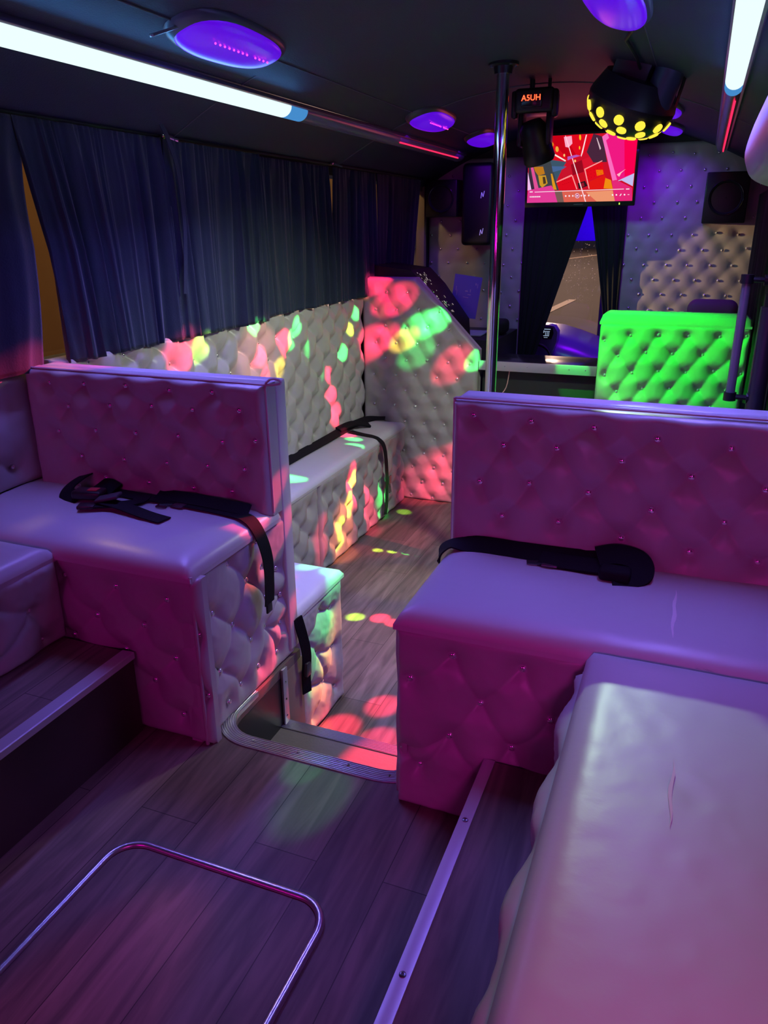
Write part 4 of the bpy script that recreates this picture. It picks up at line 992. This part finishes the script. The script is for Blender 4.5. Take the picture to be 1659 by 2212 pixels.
# stand for the sheet and tray items
sh_ = box('side_shelf', (-1.60, 4.86, -.399), (-1.16, 5.50, .565), mat('shelf_black', (.02, .02, .025), .5), None); tag(sh_, 'low black shelf block behind the control desk', 'shelf')
bm = bmesh.new(); bbox(bm, (-1.50, 5.00, .566), (-1.30, 5.26, .576), .004, 2); o = from_bm('paper_pad', bm, mat('paper_white', (.55, .58, .75), .6), None); tag(o, 'white paper pad lying on the low shelf left of the chrome pole', 'paper pad')
bm = bmesh.new(); bbox(bm, (-1.28, 5.10, .566), (-1.17, 5.30, .66), .03, 3); o = from_bm('bag', bm, BLACKM, None); tag(o, 'small black bag behind the chrome pole at counter height', 'bag')

# ------------------------------------------------------------------ driver's cab seen through the opening
struct(box('floor', (XL, 5.80, -.43), (XR, 7.2, -.40), BLACKM, bev=0))
struct(box('wall_cab', (XL, 6.9, -.43), (XL+.35, 6.96, 1.9), WALLD, bev=0))
wn = bpy.data.objects.new('window_6', None); COL.objects.link(wn); struct(wn)
box('pane', (XL+.3, 7.18, .30), (XR, 7.186, 1.9), GLASS, wn, bev=0)
o = box('window_frame', (-.780, 7.06, .30), (-.665, 7.14, 1.7), mat('pillar_violet', (.05, .045, .08), .4), wn, bev=.01)
DASH = mat('dash_violet_lit', (.20, .12, .42), .25)  # violet lamp light mixed into the base colour
ds = thing('dashboard', 'violet-lit dashboard hood with a rounded instrument binnacle in the driver cab', 'dashboard')
bm = bmesh.new()
pf = smooth_path([(6.35, .05, 0), (6.38, .20, 0), (6.50, .30, 0), (6.70, .33, 0), (6.95, .34, 0), (7.10, .30, 0)], 4)
rows = []
for x, dz in ((-1.45, .10), (-1.2, .11), (-1.05, .10), (-.9, .06), (-.75, .01), (-.6, -.03), (-.3, -.05)):
    rows.append([bm.verts.new((x, p.x, p.y+dz)) for p in pf] + [bm.verts.new((x, 7.1, -.2)), bm.verts.new((x, 6.35, -.2))])
m_ = len(rows[0])
for A_, B_ in zip(rows, rows[1:]):
    for q in range(m_): bm.faces.new((A_[q], A_[(q+1) % m_], B_[(q+1) % m_], B_[q]))
bm.faces.new(rows[0]); bm.faces.new(rows[-1][::-1])
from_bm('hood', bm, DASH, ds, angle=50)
def rp(pts, y0, y1): 
    bm = bmesh.new(); prism(bm, pts, y0, y1, Matrix(((1, 0, 0, 0), (0, 0, 1, 0), (0, 1, 0, 0), (0, 0, 0, 1)))); return bm
binn = [(-1.23, .20), (-1.07, .20), (-1.03, .28), (-.995, .38), (-.99, .46), (-1.02, .505), (-1.07, .515), (-1.20, .520), (-1.255, .45), (-1.26, .40), (-1.235, .37)]
from_bm('binnacle', rp(binn, 6.22, 6.34), DASH, ds, angle=50)
o = from_bm('display', rp([(-1.105, .405), (-1.035, .405), (-1.02, .45), (-1.03, .495), (-1.09, .495), (-1.11, .455)], 6.213, 6.219), BLACK, ds)
bm = bmesh.new()
for (x, z, w, h) in ((-1.095, .478, .05, .007), (-1.095, .462, .045, .005), (-1.10, .452, .006, .02), (-1.085, .43, .005, .03), (-1.072, .43, .005, .03), (-1.06, .43, .005, .03), (-1.10, .428, .045, .005), (-1.095, .415, .03, .004)):
    bm.faces.new([bm.verts.new(q) for q in ((x, 6.211, z), (x+w, 6.211, z), (x+w, 6.211, z+h), (x, 6.211, z+h))])
from_bm('readout', bm, emis('readout', (.45, .6, .85), .6), ds, smooth=False)
bm = bmesh.new()
for z in (.40, .425, .45, .475): bbox(bm, (-1.165, 6.208, z), (-1.15, 6.219, z+.012), .002)
from_bm('switches', bm, BLACK, ds)
sw_ = thing('steering_wheel', 'black steering wheel below the violet binnacle', 'steering wheel')
SM = Matrix.Translation((-1.13, 6.04, .26)) @ Matrix.Rotation(math.radians(62), 4, 'X')
bm = bmesh.new(); tube(bm, [SM @ Vector((.13*math.cos(a), .13*math.sin(a), 0)) for a in np.linspace(0, 2*math.pi, 36, endpoint=False)], .012, 10, closed=True); from_bm('rim', bm, BLACK, sw_)
bm = bmesh.new(); lathe(bm, [(0, .02), (.04, .018), (.05, 0), (.04, -.02), (0, -.02)], 20, SM); from_bm('hub', bm, BLACK, sw_)
for a in (90, 210, 330):
    bm = bmesh.new(); tube(bm, [SM @ Vector((0, 0, 0)), SM @ Vector((.128*math.cos(math.radians(a)), .128*math.sin(math.radians(a)), 0))], .012, 8); from_bm('spoke', bm, BLACK, sw_)
bm = bmesh.new(); tube(bm, [SM @ Vector((0, 0, -.01)), (-1.13, 6.35, .02)], .03, 12); from_bm('column', bm, BLACK, sw_)
o = box('sun_visor', (-1.25, 6.86, 1.13), (-.62, 6.90, 1.86), mat('visor_blue_lit', (.10, .06, .75), .5), None, bev=.006); tag(o, 'blue-lit sun blind across the top of the windscreen', 'sun visor')  # blue light on the blind put into its base colour
# rain on the windscreen
bm = bmesh.new(); rr_ = random.Random(9)
for k in range(170):
    x = rr_.gauss(-.98, .10); z = rr_.uniform(.62, 1.12)
    if x > -.80 or x < -1.30: continue
    s = rr_.uniform(.0016, .0042)
    bmesh.ops.create_icosphere(bm, subdivisions=1, radius=s, matrix=Matrix.Translation((x, 7.172, z)) @ Matrix.Diagonal((1, .5, 1.3, 1)))
o = from_bm('rain_drops', bm, mat('rain_drop', (1, .95, .9), .5, trans=1), None); tag(o, 'rain drops on the windscreen in the driver cab', 'rain drops', kind='stuff')
# road outside
bm = bmesh.new(); bmesh.ops.create_grid(bm, x_segments=2, y_segments=2, size=60, matrix=Matrix.Translation((0, 40, -1.35))); o = struct(from_bm('ground', bm, ROAD, None, smooth=False))
for (x0, y0, x1, y1, w, lb) in ((-4.55, 21.5, -4.30, 30.0, .30, 'pale painted lane dash on the road ahead'), (-11.5, 60, -8.5, 82, .5, 'far pale kerb line across the road ahead')):
    d = Vector((x1-x0, y1-y0, 0)).normalized(); s = Vector((-d.y, d.x, 0))*w/2; bm = bmesh.new()
    a_ = Vector((x0, y0, -1.335)); b_ = Vector((x1, y1, -1.335))
    vs_ = [a_-s, a_+s, b_+s, b_-s]; A_ = [bm.verts.new(p) for p in vs_]; B_ = [bm.verts.new(p-Vector((0, 0, .012))) for p in vs_]
    bm.faces.new(A_); bm.faces.new(B_[::-1])
    for i in range(4): bm.faces.new((A_[i], A_[(i+1) % 4], B_[(i+1) % 4], B_[i]))
    o = from_bm('road_marking', bm, PAINT, None, smooth=False); tag(o, lb, 'road marking')
# lit verge beyond the left windows
bm = bmesh.new(); bbox(bm, (-3.6, -2, -1.34), (-3.45, 12, -1.0), .02); o = from_bm('guard_rail', bm, mat('verge', (.5, .42, .3), .6), None); tag(o, 'pale roadside rail glimpsed through the left curtain gaps', 'rail')
o = box('house_wall', (-5.2, -2, -1.34), (-5.0, 14, 1.9), mat('render_wall', (.44, .24, .07), .8, noise=.25, nscale=1.2), None, bev=0); tag(o, 'brown roadside wall glimpsed through the left windows', 'wall')

# ------------------------------------------------------------------ seat belts
BTNR = mat('red_button', (.55, .04, .05), .5)
def belt(name, label, group='black seat belts on the benches'):
    return thing(name, label, 'seat belt', group)
up_ = (0, 0, 1)
t = belt('seat_belt', 'black belt crossing the left high-backed bench and hanging over its aisle end')
zt = .512
bm = bmesh.new()
ribbon(bm, [(-1.60, 1.705, zt+.008), (-1.50, 1.70, zt+.004), (-1.36, 1.695, zt+.003), (-1.23, 1.685, zt+.004), (-1.12, 1.67, zt+.003), (-1.055, 1.655, zt-.002), (-1.020, 1.650, zt-.045), (-1.004, 1.652, .40), (-1.006, 1.655, .32), (-1.010, 1.655, .265)],
       [up_, up_, up_, up_, up_, (.5, 0, 1), (1, 0, .25), (1, 0, 0), (1, 0, 0), (1, 0, 0)], .05)
from_bm('webbing', bm, WEB, t)
bm = bmesh.new(); ribbon(bm, [(-1.40, 1.715, zt+.012), (-1.25, 1.700, zt+.016), (-1.10, 1.688, zt+.013), (-1.075, 1.69, zt+.01)], [(0, -.5, 1)]*4, .042); ribbon(bm, [(-1.62, 1.715, zt+.012), (-1.575, 1.70, zt+.02), (-1.54, 1.695, zt+.010)], [(0, -.4, 1)]*3, .06, .010); from_bm('webbing', bm, WEB, t)
bm = bmesh.new(); bbox(bm, (-1.315, 1.655, zt+.002), (-1.275, 1.70, zt+.006), .002); tube(bm, [(-1.315, 1.668, zt+.004), (-1.350, 1.655, zt+.004), (-1.350, 1.640, zt+.004), (-1.32, 1.645, zt+.004)], .0035, 6); from_bm('tongue', bm, mat('tongue_metal', (.12, .11, .14), .3, .9), t)
bm = bmesh.new(); bbox(bm, (-.021, -.014, -.002), (.021, .014, .004), .002, 2, Matrix.Translation((-1.013, 1.655, .258)) @ Matrix.Rotation(math.pi/2, 4, 'Y')); from_bm('end_stop', bm, BLACK, t)
t = belt('seat_belt', 'black belt with a red-button buckle lying loose on the left high-backed bench')
bm = bmesh.new(); ribbon(bm, [(-1.675, 1.735, zt+.035), (-1.675, 1.695, zt+.03), (-1.672, 1.65, zt+.018), (-1.655, 1.625, zt+.008), (-1.60, 1.615, zt+.010)], [(-.3, -.6, 1)]*5, .05, .004); from_bm('webbing', bm, WEB, t)
BMx = Matrix.Translation((-1.578, 1.632, zt+.017)) @ Matrix.Rotation(math.radians(14), 4, 'Z')
bm = bmesh.new(); bbox(bm, (-.045, -.026, -.012), (.045, .026, .014), .008, 3, BMx); from_bm('buckle', bm, BLACK, t)
bm = bmesh.new(); bbox(bm, (.000, -.013, .013), (.030, .013, .0165), .002, 2, BMx); from_bm('release_button', bm, BTNR, t)
bm = bmesh.new(); ribbon(bm, [(-1.44, 1.70, zt+.004), (-1.425, 1.655, zt+.005), (-1.455, 1.612, zt+.007), (-1.50, 1.578, zt+.010), (-1.54, 1.560, zt+.008)], [up_]*5, .045, .004)
ribbon(bm, [(-1.50, 1.60, zt+.016), (-1.42, 1.590, zt+.012), (-1.33, 1.572, zt+.005), (-1.262, 1.560, zt+.003)], [up_]*4, .047, .003); from_bm('webbing', bm, WEB, t)
bm = bmesh.new(); bbox(bm, (-.035, -.024, 0), (.035, .024, .010), .004, 2, Matrix.Translation((-1.487, 1.608, zt+.020)) @ Matrix.Rotation(math.radians(20), 4, 'Z') @ Matrix.Rotation(math.radians(-12), 4, 'Y')); from_bm('tongue_cover', bm, mat('tongue_grey', (.05, .05, .065), .45), t)
bm = bmesh.new(); bbox(bm, (-.024, -.018, -.006), (.024, .018, .004), .003, 2, Matrix.Translation((-1.525, 1.560, zt+.012)) @ Matrix.Rotation(math.radians(25), 4, 'Z')); from_bm('adjuster', bm, BLACK, t)
t = belt('seat_belt', 'black belt along the base of the right high-backed bench, ending in a bundled buckle')
zt = .502
bm = bmesh.new()
ribbon(bm, [(-.515, 1.650, .470), (-.512, 1.665, .492), (-.495, 1.685, zt+.008), (-.43, 1.692, zt+.012), (-.33, 1.690, zt+.012), (-.22, 1.692, zt+.012), (-.13, 1.695, zt+.014)], [(-1, 0, .3), (-.7, 0, .7), up_, (0, -.8, 1), (0, -.8, 1), (0, -.8, 1), (0, -.8, 1)], .05, .004)
ribbon(bm, [(-.27, 1.672, zt+.008), (-.20, 1.665, zt+.010), (-.13, 1.66, zt+.013)], [(0, -.3, 1)]*3, .05, .008); from_bm('webbing', bm, WEB, t)
bm = bmesh.new(); ribbon(bm, [(-.14, 1.68, zt+.028), (-.10, 1.69, zt+.036), (-.055, 1.685, zt+.032), (-.040, 1.66, zt+.018), (-.055, 1.635, zt+.008), (-.10, 1.625, zt+.010)], [(0, -.6, 1)]*6, .055, .010); bbox(bm, (-.130, 1.612, zt), (-.060, 1.66, zt+.028), .010, 3); from_bm('buckle', bm, WEB, t)
bm = bmesh.new(); bbox(bm, (-.262, 1.640, zt+.002), (-.225, 1.672, zt+.007), .002); tube(bm, [(-.262, 1.650, zt+.004), (-.295, 1.645, zt+.004), (-.298, 1.655, zt+.004), (-.262, 1.665, zt+.004)], .003, 6); from_bm('tongue', bm, bpy.data.materials['tongue_metal'], t)
t = belt('seat_belt', 'black belt running along the back of the low left bench')
bm = bmesh.new(); zt = .122
ribbon(bm, [(-1.845, 2.75, zt+.015), (-1.845, 3.3, zt+.012), (-1.838, 3.7, zt+.014), (-1.83, 4.0, zt+.02), (-1.82, 4.2, zt+.015), (-1.80, 4.30, zt+.01), (-1.72, 4.335, zt+.01)], [(.5, 0, 1)]*7, .05, .006)
ribbon(bm, [(-1.84, 3.9, zt+.03), (-1.81, 4.05, zt+.035), (-1.75, 4.15, zt+.008)], [(.4, 0, 1)]*3, .045, .012); from_bm('webbing', bm, WEB, t)
t = belt('seat_belt', 'black belt looping over the front of the low left bench near the partition')
bm = bmesh.new()
ribbon(bm, [(-1.80, 3.98, zt+.006), (-1.72, 3.96, zt), (-1.65, 3.94, zt-.001), (-1.605, 3.935, zt-.012), (-1.572, 3.94, .07), (-1.566, 3.96, -.03), (-1.566, 3.97, -.16), (-1.57, 3.97, -.30), (-1.575, 3.96, -.36)], [up_, up_, up_, (.6, 0, 1), (1, 0, .3), (1, 0, 0), (1, 0, 0), (1, 0, 0), (1, 0, 0)], .045, .003); from_bm('webbing', bm, WEB, t)
bm = bmesh.new(); bbox(bm, (-1.566, 3.985, -.18), (-1.560, 4.03, -.13), .002); tube(bm, [(-1.563, 4.01, -.18), (-1.563, 4.025, -.235), (-1.563, 4.0, -.235), (-1.563, 4.0, -.18)], .003, 6); from_bm('tongue', bm, bpy.data.materials['tongue_metal'], t)
t = belt('seat_belt', 'black belt hanging over the near end of the low left bench')
bm = bmesh.new(); ribbon(bm, [(-1.66, 2.62, zt+.004), (-1.60, 2.66, zt-.004), (-1.570, 2.70, .07), (-1.562, 2.74, -.02), (-1.565, 2.77, -.14), (-1.57, 2.79, -.30), (-1.575, 2.80, -.38)], [up_, (.5, 0, 1), (1, 0, .3), (1, 0, 0), (1, 0, 0), (1, 0, 0), (1, 0, 0)], .05, .003); from_bm('webbing', bm, WEB, t)
t = belt('seat_belt', 'short black belt end hanging beside the step well')
bm = bmesh.new(); ribbon(bm, [(-1.03, 1.845, .118), (-1.020, 1.855, .05), (-1.015, 1.865, -.02), (-1.022, 1.868, -.10), (-1.022, 1.868, -.165)], [(1, -.4, 0)]*5, .035, .005); from_bm('webbing', bm, WEB, t)
bm = bmesh.new(); bbox(bm, (-1.024, 1.855, -.10), (-1.010, 1.885, -.05), .003); from_bm('tongue', bm, bpy.data.materials['tongue_metal'], t)
